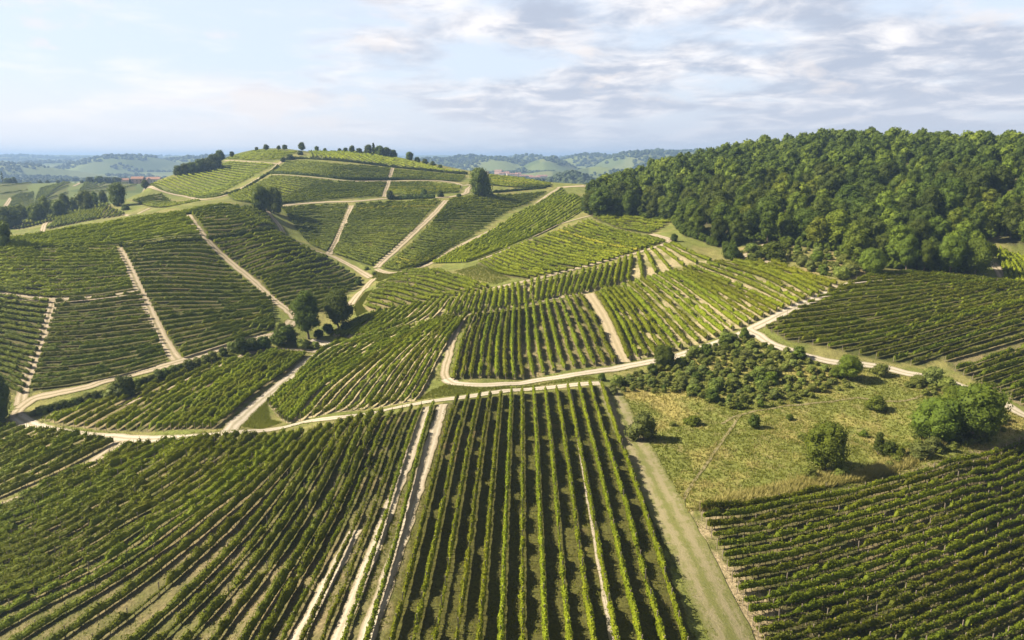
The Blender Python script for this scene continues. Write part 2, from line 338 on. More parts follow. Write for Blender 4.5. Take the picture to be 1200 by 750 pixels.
# ------------------------------------------------------------------ vineyard blocks: key, leaf, soil, rows as guides (line, rows to the next guide)
# detail 2 = rows built one by one with posts, 1 = rows built one by one, 0 = part of the one far mass of rows
BLOCKS = [
    ('central', 2, 'bright', 'dark', [([(536, 469.5), (449, 800)], 6), ([(612, 461.5), (612, 800)], 7), ([(704, 452), (815, 800)], 0)]),
    ('fan', 2, 'mid', 'pale', [([(508, 475), (482, 570), (458, 662), (432, 750), (419, 800)], 1), ([(494, 478), (453, 604), (406, 746), (388, 800)], 5), ([(436, 489), (382, 600), (292, 748), (262, 800)], 4), ([(387, 503), (306, 608), (220, 700), (150, 763), (105, 802)], 6), ([(322, 514), (286, 543), (220, 590), (168, 620), (120, 652), (60, 684), (0, 708), (-70, 735)], 11), ([(206, 521), (170, 540), (120, 566), (60, 592), (0, 614), (-60, 637)], 5), ([(156, 525), (128, 539), (60, 571), (10, 597), (-50, 622)], 0)]),
    ('corner', 2, 'mid', 'tan', [([(132, 520), (66, 554), (0, 584), (-50, 605)], 10), ([(42, 506), (0, 524), (-60, 545)], 3), ([(8, 498), (-20, 509), (-60, 522)], 0)]),
    ('triangle', 2, 'bright', 'tan', [([(248, 503), (300, 459), (357, 417)], 8), ([(174, 506), (232, 466), (280, 436), (320, 413)], 5), ([(114, 504), (180, 466), (248, 430)], 3), ([(76, 499.5), (110, 481), (150, 461)], 2), ([(55, 494), (68, 487)], 0)]),
    ('hollow', 2, 'bright', 'sand', [([(546, 371), (524, 400), (508, 428), (483, 471)], 4), ([(528, 374), (504, 396), (476, 428), (434, 479)], 7), ([(508, 379), (464, 400), (416, 428), (376, 455), (338, 497)], 8), ([(422, 396), (389, 407), (350, 441), (315, 474)], 0)]),
    ('brow', 0, 'bright', 'sand', [([(430, 371), (409, 383), (388, 394)], 7), ([(486, 359), (455, 383), (428, 393)], 6), ([(533, 349), (520, 373)], 7), ([(582, 340), (577, 364)], 4), ([(607, 335), (609, 359)], 7), ([(662, 324), (653, 349)], 5), ([(698, 315), (688, 343)], 6), ([(740, 302), (736, 330)], 6), ([(786, 287), (832, 307)], 0)]),
    ('middle', 2, 'bright', 'tan', [([(556, 368), (543, 400), (531, 446)], 8), ([(609, 362), (609, 420), (613, 445)], 9), ([(679, 347), (702, 388), (720, 427)], 0)]),
    ('shoulder', 2, 'bright', 'sand', [([(699, 345), (720, 380), (738, 423)], 6), ([(730, 336), (762, 368), (798, 410)], 7), ([(780, 322), (822, 350), (868, 384)], 6), ([(812, 315), (866, 338), (918, 363)], 4), ([(846, 307), (900, 322), (952, 349)], 4), ([(904, 308), (940, 322), (980, 335)], 0)]),
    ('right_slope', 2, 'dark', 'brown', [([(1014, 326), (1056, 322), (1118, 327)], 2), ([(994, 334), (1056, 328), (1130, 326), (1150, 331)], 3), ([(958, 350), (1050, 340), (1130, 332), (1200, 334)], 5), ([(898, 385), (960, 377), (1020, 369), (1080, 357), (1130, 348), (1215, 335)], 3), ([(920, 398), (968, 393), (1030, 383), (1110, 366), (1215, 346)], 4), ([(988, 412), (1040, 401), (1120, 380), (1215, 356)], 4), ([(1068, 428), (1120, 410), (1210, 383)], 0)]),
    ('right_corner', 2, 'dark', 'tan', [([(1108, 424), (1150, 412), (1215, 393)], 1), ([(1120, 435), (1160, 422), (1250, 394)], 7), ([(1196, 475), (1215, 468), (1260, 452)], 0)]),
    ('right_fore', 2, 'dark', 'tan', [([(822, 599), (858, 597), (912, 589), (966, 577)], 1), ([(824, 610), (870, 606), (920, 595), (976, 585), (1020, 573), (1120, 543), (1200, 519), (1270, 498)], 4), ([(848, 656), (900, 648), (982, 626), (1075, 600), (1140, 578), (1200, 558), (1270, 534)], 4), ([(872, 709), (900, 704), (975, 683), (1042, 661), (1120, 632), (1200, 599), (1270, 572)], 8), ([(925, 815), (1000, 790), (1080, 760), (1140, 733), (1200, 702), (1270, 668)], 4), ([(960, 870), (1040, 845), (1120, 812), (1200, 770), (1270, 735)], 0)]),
    ('right_edge', 0, 'bright', 'grass', [([(1158, 290), (1172, 306), (1179, 331)], 3), ([(1178, 296), (1192, 315), (1200, 337)], 3), ([(1200, 303), (1220, 325), (1228, 345)], 0)]),
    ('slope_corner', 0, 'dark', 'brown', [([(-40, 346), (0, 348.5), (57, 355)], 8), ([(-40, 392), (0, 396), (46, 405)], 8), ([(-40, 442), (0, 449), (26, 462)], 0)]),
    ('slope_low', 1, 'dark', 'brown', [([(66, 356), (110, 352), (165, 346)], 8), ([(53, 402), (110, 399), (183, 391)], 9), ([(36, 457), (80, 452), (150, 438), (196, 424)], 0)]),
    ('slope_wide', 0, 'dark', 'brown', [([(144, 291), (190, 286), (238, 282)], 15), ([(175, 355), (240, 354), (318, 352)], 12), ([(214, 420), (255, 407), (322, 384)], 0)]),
    ('slope_top', 0, 'bright', 'brown', [([(-40, 294), (0, 294), (60, 292), (136, 291.5)], 8), ([(-40, 315), (0, 318), (70, 320), (148, 317)], 7), ([(-40, 340), (0, 342), (60, 348), (110, 346), (156, 339)], 0)]),
    ('crest_low', 0, 'lime', 'grass', [([(-40, 288.5), (0, 287), (60, 279), (127, 270), (222, 257)], 9), ([(-20, 292), (60, 289.5), (139, 286.5), (234, 275)], 0)]),
    ('crest_band', 0, 'lime', 'grass', [([(-40, 286), (0, 283.6), (50, 276), (105, 266.5), (160, 257.5), (213, 250.5), (280, 243.5)], 4), ([(-40, 287.5), (0, 285.5), (60, 277.5), (127, 268), (218, 254.5)], 0)]),
    ('knoll', 0, 'mid', 'brown', [([(226, 253), (262, 248), (306, 244)], 7), ([(243, 275), (285, 272), (324, 268)], 0)]),
    ('hollow_left', 0, 'dark', 'brown', [([(304, 325), (345, 313), (384, 303)], 6), ([(318, 347), (370, 338), (423, 328)], 5), ([(344, 368), (375, 364), (394, 358)], 0)]),
    ('hollow_top', 0, 'mid', 'brown', [([(251, 285), (290, 279), (334, 277)], 8), ([(299, 326), (340, 312), (380, 301)], 0)]),
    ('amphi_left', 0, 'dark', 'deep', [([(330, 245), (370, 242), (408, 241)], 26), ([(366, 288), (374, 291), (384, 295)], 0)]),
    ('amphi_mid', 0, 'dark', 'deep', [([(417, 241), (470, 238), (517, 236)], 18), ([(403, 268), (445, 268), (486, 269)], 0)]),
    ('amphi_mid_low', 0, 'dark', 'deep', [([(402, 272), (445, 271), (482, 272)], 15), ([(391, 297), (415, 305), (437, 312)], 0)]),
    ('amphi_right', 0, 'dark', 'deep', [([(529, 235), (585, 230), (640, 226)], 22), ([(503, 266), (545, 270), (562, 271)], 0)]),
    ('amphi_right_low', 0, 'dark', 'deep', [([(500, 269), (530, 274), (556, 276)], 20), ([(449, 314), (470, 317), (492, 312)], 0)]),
    ('terrace_a', 0, 'mid', 'deep', [([(318, 208), (390, 214), (453, 215)], 18), ([(268, 230), (290, 238), (330, 239), (390, 234), (447, 231)], 0)]),
    ('terrace_b', 0, 'mid', 'deep', [([(335, 190), (390, 193), (458, 198)], 13), ([(320, 203), (390, 208), (453, 210)], 0)]),
    ('terrace_c', 0, 'mid', 'deep', [([(463, 199), (500, 203), (546, 207)], 9), ([(458, 210), (500, 211), (540, 213)], 0)]),
    ('terrace_d', 0, 'mid', 'deep', [([(459, 215), (500, 215), (540, 219)], 15), ([(453, 228), (490, 229), (538, 226)], 0)]),
    ('crest_rows', 0, 'lime', 'grass', [([(362, 178), (366, 184)], 9), ([(385, 176.8), (412, 189)], 8), ([(410, 177.5), (475, 196)], 5), ([(440, 181), (548, 204)], 0)]),
    ('high_field', 0, 'lime', 'grass', [([(266, 191), (290, 192), (320, 194)], 17), ([(180, 216), (210, 226), (238, 231), (258, 227)], 0)]),
    ('top_field', 0, 'lime', 'grass', [([(296, 178.5), (325, 178), (348, 179)], 9), ([(268, 187), (300, 188), (330, 187)], 0)]),
    ('dell', 0, 'mid', 'tan', [([(69, 257), (56, 269)], 8), ([(98, 248), (84, 263)], 8), ([(126, 242), (114, 257)], 5), ([(146, 251), (142, 253)], 0)]),
    ('dell_top', 0, 'mid', 'tan', [([(14, 264), (22, 269)], 12), ([(66, 252.5), (70, 257)], 12), ([(120, 237), (126, 241)], 0)]),
    ('saddle', 0, 'mid', 'brown', [([(156, 236), (190, 229)], 14), ([(180, 243), (234, 237)], 0)]),
    ('green_strip', 0, 'lime', 'grass', [([(508, 309), (562, 280), (632, 240), (659, 222)], 13), ([(545, 308), (612, 283), (665, 257), (690, 241)], 0)]),
    ('behind_tree', 0, 'mid', 'deep', [([(574, 206), (610, 210), (645, 216)], 10), ([(574, 217), (610, 220), (645, 219)], 0)]),
    ('mid_slope', 0, 'mid', 'brown', [([(688, 260), (737, 276), (778, 285)], 12), ([(618, 284), (665, 297), (714, 306)], 11), ([(562, 308), (590, 322), (620, 327)], 0)]),
    ('wood_edge', 0, 'mid', 'brown', [([(695, 256), (745, 257), (786, 261)], 5), ([(722, 267), (745, 271), (763, 274)], 0)]),
    ('valley_block', 0, 'mid', 'tan', [([(472, 319), (500, 318), (535, 326), (571, 338)], 5), ([(444, 335), (485, 338), (520, 346), (535, 347)], 6), ([(428, 359), (436, 362), (446, 364)], 0)]),
    ('far_a', 0, 'mid', 'deep', [([(0, 213.5), (30, 212), (58, 211)], 12), ([(0, 228), (15, 226), (32, 223)], 0)]),
    ('far_b', 0, 'mid', 'deep', [([(48, 221), (70, 216), (88, 212.5)], 12), ([(40, 240), (58, 233), (80, 226)], 0)]),
    ('far_c', 0, 'mid', 'deep', [([(98, 218), (125, 214), (160, 212)], 8), ([(92, 226), (125, 224), (160, 217)], 0)]),
    ('far_d', 0, 'mid', 'deep', [([(14, 232), (28, 227), (40, 226)], 10), ([(12, 244), (25, 242), (40, 240)], 0)]),
]
# ------------------------------------------------------------------ helpers
RNG = np.random.RandomState(7)
random.seed(7)

def link(o, parent=None):
    COL.objects.link(o)
    if parent is not None: o.parent = parent
    return o

def mesh(name, V, F, mat=None, smooth=False, colors=None):
    """F: one integer array (n, 3|4) or a list of such arrays"""
    F = [F] if isinstance(F, np.ndarray) else [f for f in F if len(f)]
    V = np.asarray(V, np.float32)
    me = bpy.data.meshes.new(name)
    me.vertices.add(len(V)); me.vertices.foreach_set('co', V.ravel())
    nl = sum(f.size for f in F); npoly = sum(len(f) for f in F)
    me.loops.add(nl); me.polygons.add(npoly)
    me.loops.foreach_set('vertex_index', np.concatenate([f.ravel() for f in F]).astype(np.int32))
    sizes = np.concatenate([np.full(len(f), f.shape[1]) for f in F])
    me.polygons.foreach_set('loop_start', np.concatenate([[0], np.cumsum(sizes)[:-1]]).astype(np.int32))
    me.update(calc_edges=True)
    me.polygons.foreach_set('use_smooth', np.full(npoly, smooth))
    if colors is not None:
        at = me.color_attributes.new('cover', 'FLOAT_COLOR', 'POINT')
        at.data.foreach_set('color', np.concatenate([colors, np.ones((len(colors), 1))], 1).astype(np.float32).ravel())
    if mat: me.materials.append(mat)
    return me

def obj(name, me, parent=None):
    return link(bpy.data.objects.new(name, me), parent)

def empty(name, loc, rz=0.0, s=1.0):
    o = bpy.data.objects.new(name, None); o.empty_display_size = 1
    link(o); o.location = loc; o.rotation_euler = (0, 0, rz); o.scale = (s, s, s) if np.isscalar(s) else s
    return o

def tag(o, label, cat=None, group=None, kind=None):
    o['label'] = label
    if cat: o['category'] = cat
    if group: o['group'] = group
    if kind: o['kind'] = kind
    return o

def join(parts):
    """parts: (V, [F..]) -> V, F lists by size"""
    Vs, Fs, n = [], {3: [], 4: []}, 0
    for V, F in parts:
        Vs.append(V)
        for f in ([F] if isinstance(F, np.ndarray) else F):
            if len(f): Fs[f.shape[1]].append(f + n)
        n += len(V)
    return np.vstack(Vs), [np.vstack(x) for x in Fs.values() if x]

def rot_frames(N):
    N = N / np.maximum(np.linalg.norm(N, axis=1, keepdims=True), 1e-9)
    A = np.where(np.abs(N[:, 2:3]) < .9, np.array([[0, 0, 1.]]), np.array([[1., 0, 0]]))
    T = np.cross(A, N); T /= np.linalg.norm(T, axis=1, keepdims=True)
    B = np.cross(N, T)
    a = RNG.rand(len(N), 1) * 6.283
    return T * np.cos(a) + B * np.sin(a), B * np.cos(a) - T * np.sin(a)

def leaves(P, N, size, aspect=.75):
    """one small pointed leaf-like quad per point, folded along its middle, facing roughly N"""
    n = len(P)
    T, B = rot_frames(N)
    s = (np.asarray(size) * (0.7 + 0.6 * RNG.rand(n)))[:, None]
    Nn = N / np.maximum(np.linalg.norm(N, axis=1, keepdims=True), 1e-9)
    V = np.empty((n, 4, 3))
    V[:, 0] = P - T * s * .5; V[:, 2] = P + T * s * .5
    V[:, 1] = P + B * s * .5 * aspect + Nn * s * .12; V[:, 3] = P - B * s * .5 * aspect + Nn * s * .12
    return V.reshape(-1, 3), np.arange(4 * n).reshape(n, 4)

def tube(P, R, sides=6):
    P, R = np.asarray(P, float), np.asarray(R, float)
    D = np.gradient(P, axis=0); D /= np.linalg.norm(D, axis=1, keepdims=True)
    A = np.array([0, 0, 1.]) if abs(D[:, 2]).mean() < .8 else np.array([1., 0, 0])
    T = np.cross(D, A); T /= np.linalg.norm(T, axis=1, keepdims=True); B = np.cross(D, T)
    a = np.linspace(0, 2 * math.pi, sides, endpoint=False)
    V = P[:, None] + R[:, None, None] * (T[:, None] * np.cos(a)[None, :, None] + B[:, None] * np.sin(a)[None, :, None])
    i, j = np.meshgrid(np.arange(len(P) - 1), np.arange(sides), indexing='ij'); k = (j + 1) % sides
    F = np.stack([i * sides + j, i * sides + k, (i + 1) * sides + k, (i + 1) * sides + j], -1).reshape(-1, 4)
    return V.reshape(-1, 3), F

def box(x0, x1, y0, y1, z0, z1):
    V = np.array([(x, y, z) for z in (z0, z1) for y in (y0, y1) for x in (x0, x1)], float)
    F = np.array([(0, 2, 3, 1), (4, 5, 7, 6), (0, 1, 5, 4), (2, 6, 7, 3), (0, 4, 6, 2), (1, 3, 7, 5)])
    return V, F

def ico(sub=1):
    t = (1 + 5 ** .5) / 2
    V = [(-1, t, 0), (1, t, 0), (-1, -t, 0), (1, -t, 0), (0, -1, t), (0, 1, t), (0, -1, -t), (0, 1, -t), (t, 0, -1), (t, 0, 1), (-t, 0, -1), (-t, 0, 1)]
    F = [(0, 11, 5), (0, 5, 1), (0, 1, 7), (0, 7, 10), (0, 10, 11), (1, 5, 9), (5, 11, 4), (11, 10, 2), (10, 7, 6), (7, 1, 8), (3, 9, 4), (3, 4, 2), (3, 2, 6), (3, 6, 8), (3, 8, 9), (4, 9, 5), (2, 4, 11), (6, 2, 10), (8, 6, 7), (9, 8, 1)]
    V = [np.array(v) / np.linalg.norm(v) for v in V]
    for _ in range(sub):
        mid, G = {}, []
        def m(a, b):
            k = (min(a, b), max(a, b))
            if k not in mid:
                v = V[a] + V[b]; V.append(v / np.linalg.norm(v)); mid[k] = len(V) - 1
            return mid[k]
        for a, b, c in F:
            x, y, z = m(a, b), m(b, c), m(c, a); G += [(a, x, z), (b, y, x), (c, z, y), (x, y, z)]
        F = G
    return np.array(V), np.array(F)

ICO0, ICO1 = ico(0), ico(1)

# ------------------------------------------------------------------ materials
def mat_new(name):
    m = bpy.data.materials.new(name); m.use_nodes = True
    m.node_tree.nodes.clear()
    return m, m.node_tree.nodes, m.node_tree.links

def out(m, sock):
    o = m.node_tree.nodes.new('ShaderNodeOutputMaterial'); m.node_tree.links.new(sock, o.inputs[0])

def mixc(N, L, f, a, b, mode='MIX'):
    n = N.new('ShaderNodeMix'); n.data_type = 'RGBA'; n.blend_type = mode
    for i, v in ((0, f), (6, a), (7, b)):
        if isinstance(v, (int, float)): n.inputs[i].default_value = v
        elif isinstance(v, tuple): n.inputs[i].default_value = (*v, 1)
        else: L.new(v, n.inputs[i])
    return n.outputs[2]

def noise(N, L, vec, scale, detail=4, rough=.6):
    n = N.new('ShaderNodeTexNoise'); n.inputs['Scale'].default_value = scale; n.inputs['Detail'].default_value = detail; n.inputs['Roughness'].default_value = rough
    L.new(vec, n.inputs['Vector'])
    return n.outputs['Fac']

def ramp(N, L, v, lo, hi, a=0.0, b=1.0):
    n = N.new('ShaderNodeMapRange'); n.interpolation_type = 'SMOOTHSTEP'
    L.new(v, n.inputs[0])
    for i, x in ((1, lo), (2, hi), (3, a), (4, b)): n.inputs[i].default_value = x
    return n.outputs[0]

def leaf_mat(name, dark, mid, light, patch=0.03, glow=.30, odd=None):
    """leaves: every leaf its own tint, clumps and larger patches of tint on top, light through the blade"""
    m, N, L = mat_new(name)
    g = N.new('ShaderNodeNewGeometry'); oi = N.new('ShaderNodeObjectInfo')
    r = g.outputs['Random Per Island']
    c = mixc(N, L, r, dark, mid)
    big = ramp(N, L, noise(N, L, g.outputs['Position'], patch, 3, .6), .40, .66)
    c = mixc(N, L, big, c, mixc(N, L, r, mid, light))
    c = mixc(N, L, ramp(N, L, noise(N, L, g.outputs['Position'], .55, 2, .5), .35, .7, 0, .55), c, mid)
    if odd: c = mixc(N, L, ramp(N, L, r, .95, .985, 0, .5), c, odd)
    h = N.new('ShaderNodeHueSaturation'); L.new(c, h.inputs['Color'])
    L.new(ramp(N, L, oi.outputs['Random'], 0, 1, .80, 1.22), h.inputs['Value'])
    L.new(ramp(N, L, oi.outputs['Random'], 0, 1, .487, .510), h.inputs['Hue'])
    c = h.outputs[0]
    p = N.new('ShaderNodeBsdfPrincipled'); L.new(c, p.inputs['Base Color'])
    p.inputs['Roughness'].default_value = .62; p.inputs['Specular IOR Level'].default_value = .10
    t = N.new('ShaderNodeBsdfTranslucent'); L.new(mixc(N, L, .5, c, (.16, .20, .02), 'MIX'), t.inputs[0])
    x = N.new('ShaderNodeMixShader'); x.inputs[0].default_value = glow
    L.new(p.outputs[0], x.inputs[1]); L.new(t.outputs[0], x.inputs[2])
    out(m, x.outputs[0])
    return m

def plain(name, col, col2=None, scale=3.0, rough=.85, bump=0.0):
    m, N, L = mat_new(name)
    g = N.new('ShaderNodeNewGeometry')
    p = N.new('ShaderNodeBsdfPrincipled'); p.inputs['Roughness'].default_value = rough; p.inputs['Specular IOR Level'].default_value = .2
    nz = noise(N, L, g.outputs['Position'], scale, 5, .65)
    L.new(mixc(N, L, ramp(N, L, nz, .3, .7), col, col2 or tuple(.7 * c for c in col)), p.inputs['Base Color'])
    if bump:
        b = N.new('ShaderNodeBump'); b.inputs['Distance'].default_value = bump; L.new(nz, b.inputs['Height']); L.new(b.outputs[0], p.inputs['Normal'])
    out(m, p.outputs[0])
    return m

M = {
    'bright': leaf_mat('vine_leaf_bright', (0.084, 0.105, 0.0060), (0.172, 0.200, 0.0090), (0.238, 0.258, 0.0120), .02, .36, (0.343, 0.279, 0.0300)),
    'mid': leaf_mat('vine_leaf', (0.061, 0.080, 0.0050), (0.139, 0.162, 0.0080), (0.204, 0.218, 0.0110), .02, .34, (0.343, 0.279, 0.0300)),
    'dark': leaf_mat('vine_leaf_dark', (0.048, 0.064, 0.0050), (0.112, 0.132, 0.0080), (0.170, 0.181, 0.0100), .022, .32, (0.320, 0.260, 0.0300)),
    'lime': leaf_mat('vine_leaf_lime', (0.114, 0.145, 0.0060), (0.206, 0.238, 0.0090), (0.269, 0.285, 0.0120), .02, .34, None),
    'tree_dark': leaf_mat('tree_leaf_dark', (.024, .037, .006), (.058, .082, .010), (.096, .120, .014), .02, .30),
    'tree_mid': leaf_mat('tree_leaf', (.038, .056, .008), (.088, .118, .013), (.134, .162, .018), .02, .34),
    'tree_light': leaf_mat('tree_leaf_light', (.058, .080, .009), (.122, .156, .014), (.172, .196, .020), .02, .27),
    'bush': leaf_mat('bush_leaf', (.058, .076, .014), (.130, .155, .026), (.190, .205, .045), .03, .24),
    'olive': leaf_mat('olive_leaf', (0.047, 0.063, 0.0144), (0.113, 0.133, 0.0304), (0.179, 0.198, 0.0480), .03, .16),
    'far_wood': leaf_mat('far_wood_leaf', (.018, .030, .010), (.036, .052, .014), (.056, .070, .018), .004, .12),
    'straw': leaf_mat('dry_grass_blade', (.26, .22, .062), (.36, .31, .10), (.43, .37, .14), .05, .5),
    'grass': leaf_mat('green_grass_blade', (.095, .11, .014), (.16, .175, .022), (.23, .225, .04), .05, .5),
    'bark': plain('bark', (.16, .125, .09), (.07, .055, .04), 4.0, .9, .05),
    'post': plain('weathered_post', (.26, .21, .155), (.15, .12, .09), 5.0, .85),
    'roof': plain('clay_tile_roof', (.27, .15, .105), (.20, .11, .08), 1.0, .8),
    'plaster': plain('warm_plaster', (.52, .33, .25), (.44, .27, .2), .6, .9),
    'pale_plaster': plain('pale_plaster', (.62, .52, .40), (.52, .43, .33), .6, .9),
    'pane': plain('dark_window', (.03, .035, .04), (.02, .022, .03), 1.0, .25),
}

# ------------------------------------------------------------------ air
hb = box(-12500, 12500, -12500, 12500, float(GZ.min()) - 1.0, max(float(GZ.max()) + 22.0, 92.0))
hm, HN, HL = mat_new('haze_air')
pv = HN.new('ShaderNodeVolumePrincipled')
pv.inputs['Color'].default_value = (.31, .47, .76, 1); pv.inputs['Density'].default_value = 0.00019; pv.inputs['Anisotropy'].default_value = .15
ho = HN.new('ShaderNodeOutputMaterial'); HL.new(pv.outputs[0], ho.inputs['Volume'])
haze = tag(obj('haze', mesh('haze', hb[0], hb[1], hm)), 'pale blue haze lying over the far hills', kind='stuff')

# ------------------------------------------------------------------ vineyard rows as lines on the land
def rows_of(g):
    Mn = 48
    Ls = [spline(hits(p), Mn) for p, _ in g]; res = []
    for i, (p, n) in enumerate(g[:-1]):
        for k in range(n): res.append(Ls[i] + (Ls[i + 1] - Ls[i]) * k / n)
    res.append(Ls[-1])
    ln = [np.linalg.norm(np.diff(r, axis=0), axis=1).sum() for r in res]
    md = np.median(ln)
    return [r for r, l in zip(res, ln) if l < 3.5 * md]

ROWS, POLYS = {}, {}
for key, det, leaf, soil, g in BLOCKS:
    R = rows_of(g); ROWS[key] = R
    R = [R[0] + (R[0] - R[1]) * .5] + R[1:-1] + [R[-1] + (R[-1] - R[-2]) * .5]
    POLYS[key] = np.vstack([R[0], [r[-1] for r in R[1:-1]] or R[-1][:0], R[-1][::-1], [r[0] for r in R[-2:0:-1]] or R[-1][:0]])

# ------------------------------------------------------------------ the ground: one sheet to the horizon
MEADOW = hits([(709, 455), (740, 447), (790, 423), (872, 392), (905, 405), (985, 428), (1070, 443), (1110, 450), (1165, 470), (1200, 490), (1200, 507), (1120, 535), (1026, 566), (960, 578), (880, 594), (822, 598), (800, 604), (760, 545), (730, 490)])
WOODPX = [(686, 250), (700, 256), (745, 255), (787, 260), (800, 276), (850, 293), (880, 284), (930, 289), (985, 296), (1000, 312), (1060, 317), (1135, 321), (1152, 300), (1150, 283), (1240, 296), (1400, 300)]
WOOD = np.vstack([hits(WOODPX), [(400, 420), (420, 620), (260, 640), (90, 600), (62, 520)]])
APRON = hits([(800, 600), (836, 596), (866, 650), (898, 705), (952, 795), (885, 800), (845, 700), (815, 640)])
SCRUB = hits([(850, 298), (880, 285), (930, 290), (985, 297), (1000, 313), (1035, 321), (985, 333), (935, 316), (895, 305), (862, 306)])

SOIL = {'deep': ((.075, .085, .020), (.12, .11, .035), .5), 'dark': ((.075, .072, .018), (.12, .095, .04), .25), 'pale': ((.17, .135, .075), (.066, .072, .019), 1.25), 'tan': ((.22, .175, .10), (.075, .08, .022), 1.0), 'sand': ((.34, .28, .175), (.15, .15, .05), .55), 'brown': ((.100, .088, .036), (.060, .066, .017), .9), 'grass': ((.13, .145, .035), (.17, .16, .06), .4)}

def cover_colors():
    x, y = GX.ravel(), GY.ravel(); r = np.hypot(x, y)
    n1, n2, n3 = fbm(x / 9, y / 9, 41, 4), fbm(x / 2.1, y / 2.1, 47, 3), fbm(x / 60, y / 60, 53, 3)
    a = np.array
    mixa = lambda A, B, t: A + (B - A) * np.clip(t, 0, 1)[:, None]
    c = mixa(np.tile(a([.135, .150, .038]), (len(x), 1)), a([.185, .170, .062]), sstep(.40, .56, n1 * .7 + n3 * .3)) * (.62 + .8 * n2)[:, None]
    # far country: fields, pasture, plough
    cell = 120.0
    wx, wy = x + 90 * (fbm(x / 300, y / 300, 61, 2) - .4), y + 90 * (fbm(x / 300, y / 300, 67, 2) - .4)
    h = _hash(np.floor(wx / cell).astype(np.int64), np.floor(wy / (cell * 1.3)).astype(np.int64), 71)
    pal = a([[.08, .105, .03], [.105, .13, .04], [.065, .09, .026], [.14, .155, .055], [.12, .135, .045], [.07, .09, .03], [.14, .165, .045], [.10, .12, .04], [.085, .11, .035]])
    far = pal[np.clip((h * len(pal)).astype(int), 0, len(pal) - 1)] * (.85 + .3 * n1)[:, None]
    near_left = pal[[0, 1, 5, 2]][np.clip((h * 4).astype(int), 0, 3)] * (.9 + .2 * n1)[:, None]
    c = mixa(c, near_left, sstep(640, 760, r)); c = mixa(c, far, sstep(1150, 1350, r))
    def inpoly(P, grow=0.0):
        b0, b1 = P.min(0), P.max(0)
        s = np.where((x > b0[0]) & (x < b1[0]) & (y > b0[1]) & (y < b1[1]))[0]
        return s[inside(x[s] + 1.0 * (n2[s] - .45), y[s] + 1.0 * (n1[s] - .45), P)]
    s = inpoly(WOOD); c[s] = mixa(np.tile(a([.060, .060, .025]), (len(s), 1)), a([.10, .085, .045]), n1[s])
    s = inpoly(MEADOW)
    c[s] = mixa(mixa(np.tile(a([.31, .262, .09]), (len(s), 1)), a([.155, .168, .042]), sstep(.36, .56, n1[s] * .5 + n3[s] * .5)), a([.26, .20, .11]), sstep(.55, .68, n2[s]) * .4)
    s = inpoly(SCRUB); c[s] = mixa(np.tile(a([.27, .205, .10]), (len(s), 1)), a([.18, .17, .06]), sstep(.35, .6, n1[s]))
    PL = dict(POLYS); PL['gap'] = np.vstack([ROWS['fan'][0], ROWS['central'][0][::-1]])
    for key, det, leaf, soil, g in [('gap', 0, 0, 'pale', 0)] + BLOCKS:
        A, B, w = SOIL[soil]
        s = inpoly(PL[key])
        t = sstep(.30 + .35 * (1 - w), .62, n2[s] * .45 + n1[s] * .35 + n3[s] * .2)
        c[s] = mixa(np.tile(a(A), (len(s), 1)), a(B), t)
    s = inpoly(APRON); c[s] = mixa(np.tile(a([.36, .285, .18]), (len(s), 1)), a([.13, .135, .04]), sstep(.40, .56, n2[s] * .6 + n1[s] * .4))
    return c

nr, na = GX.shape
idx = np.arange(nr * na).reshape(nr, na)
q00, q01, q10, q11 = idx[:-1, :-1].ravel(), idx[:-1, 1:].ravel(), idx[1:, :-1].ravel(), idx[1:, 1:].ravel()
GT = np.concatenate([np.stack([q00, q01, q10], 1), np.stack([q11, q10, q01], 1)])
m, N, L = mat_new('ground_cover')
at = N.new('ShaderNodeAttribute'); at.attribute_name = 'cover'
g = N.new('ShaderNodeNewGeometry')
fine = noise(N, L, g.outputs['Position'], 2.6, 6, .7)
fine2 = noise(N, L, g.outputs['Position'], .5, 5, .65)
c = mixc(N, L, 1.0, at.outputs['Color'], mixc(N, L, ramp(N, L, fine, .3, .72), (.55, .55, .5), (1.4, 1.38, 1.3)), 'MULTIPLY')
c = mixc(N, L, ramp(N, L, fine2, .45, .7, 0, .45), c, mixc(N, L, .5, c, (.12, .13, .035)))
p = N.new('ShaderNodeBsdfPrincipled'); p.inputs['Roughness'].default_value = .95; p.inputs['Specular IOR Level'].default_value = .1
L.new(c, p.inputs['Base Color'])
b = N.new('ShaderNodeBump'); b.inputs['Distance'].default_value = .35; b.inputs['Strength'].default_value = .7
L.new(fine, b.inputs['Height']); L.new(b.outputs[0], p.inputs['Normal'])
out(m, p.outputs[0])
ground = obj('ground', mesh('ground', np.stack([GX, GY, GZ], -1).reshape(-1, 3), GT, m, True, cover_colors()))
tag(ground, 'rolling vineyard hills and open fields running to the horizon', kind='structure')

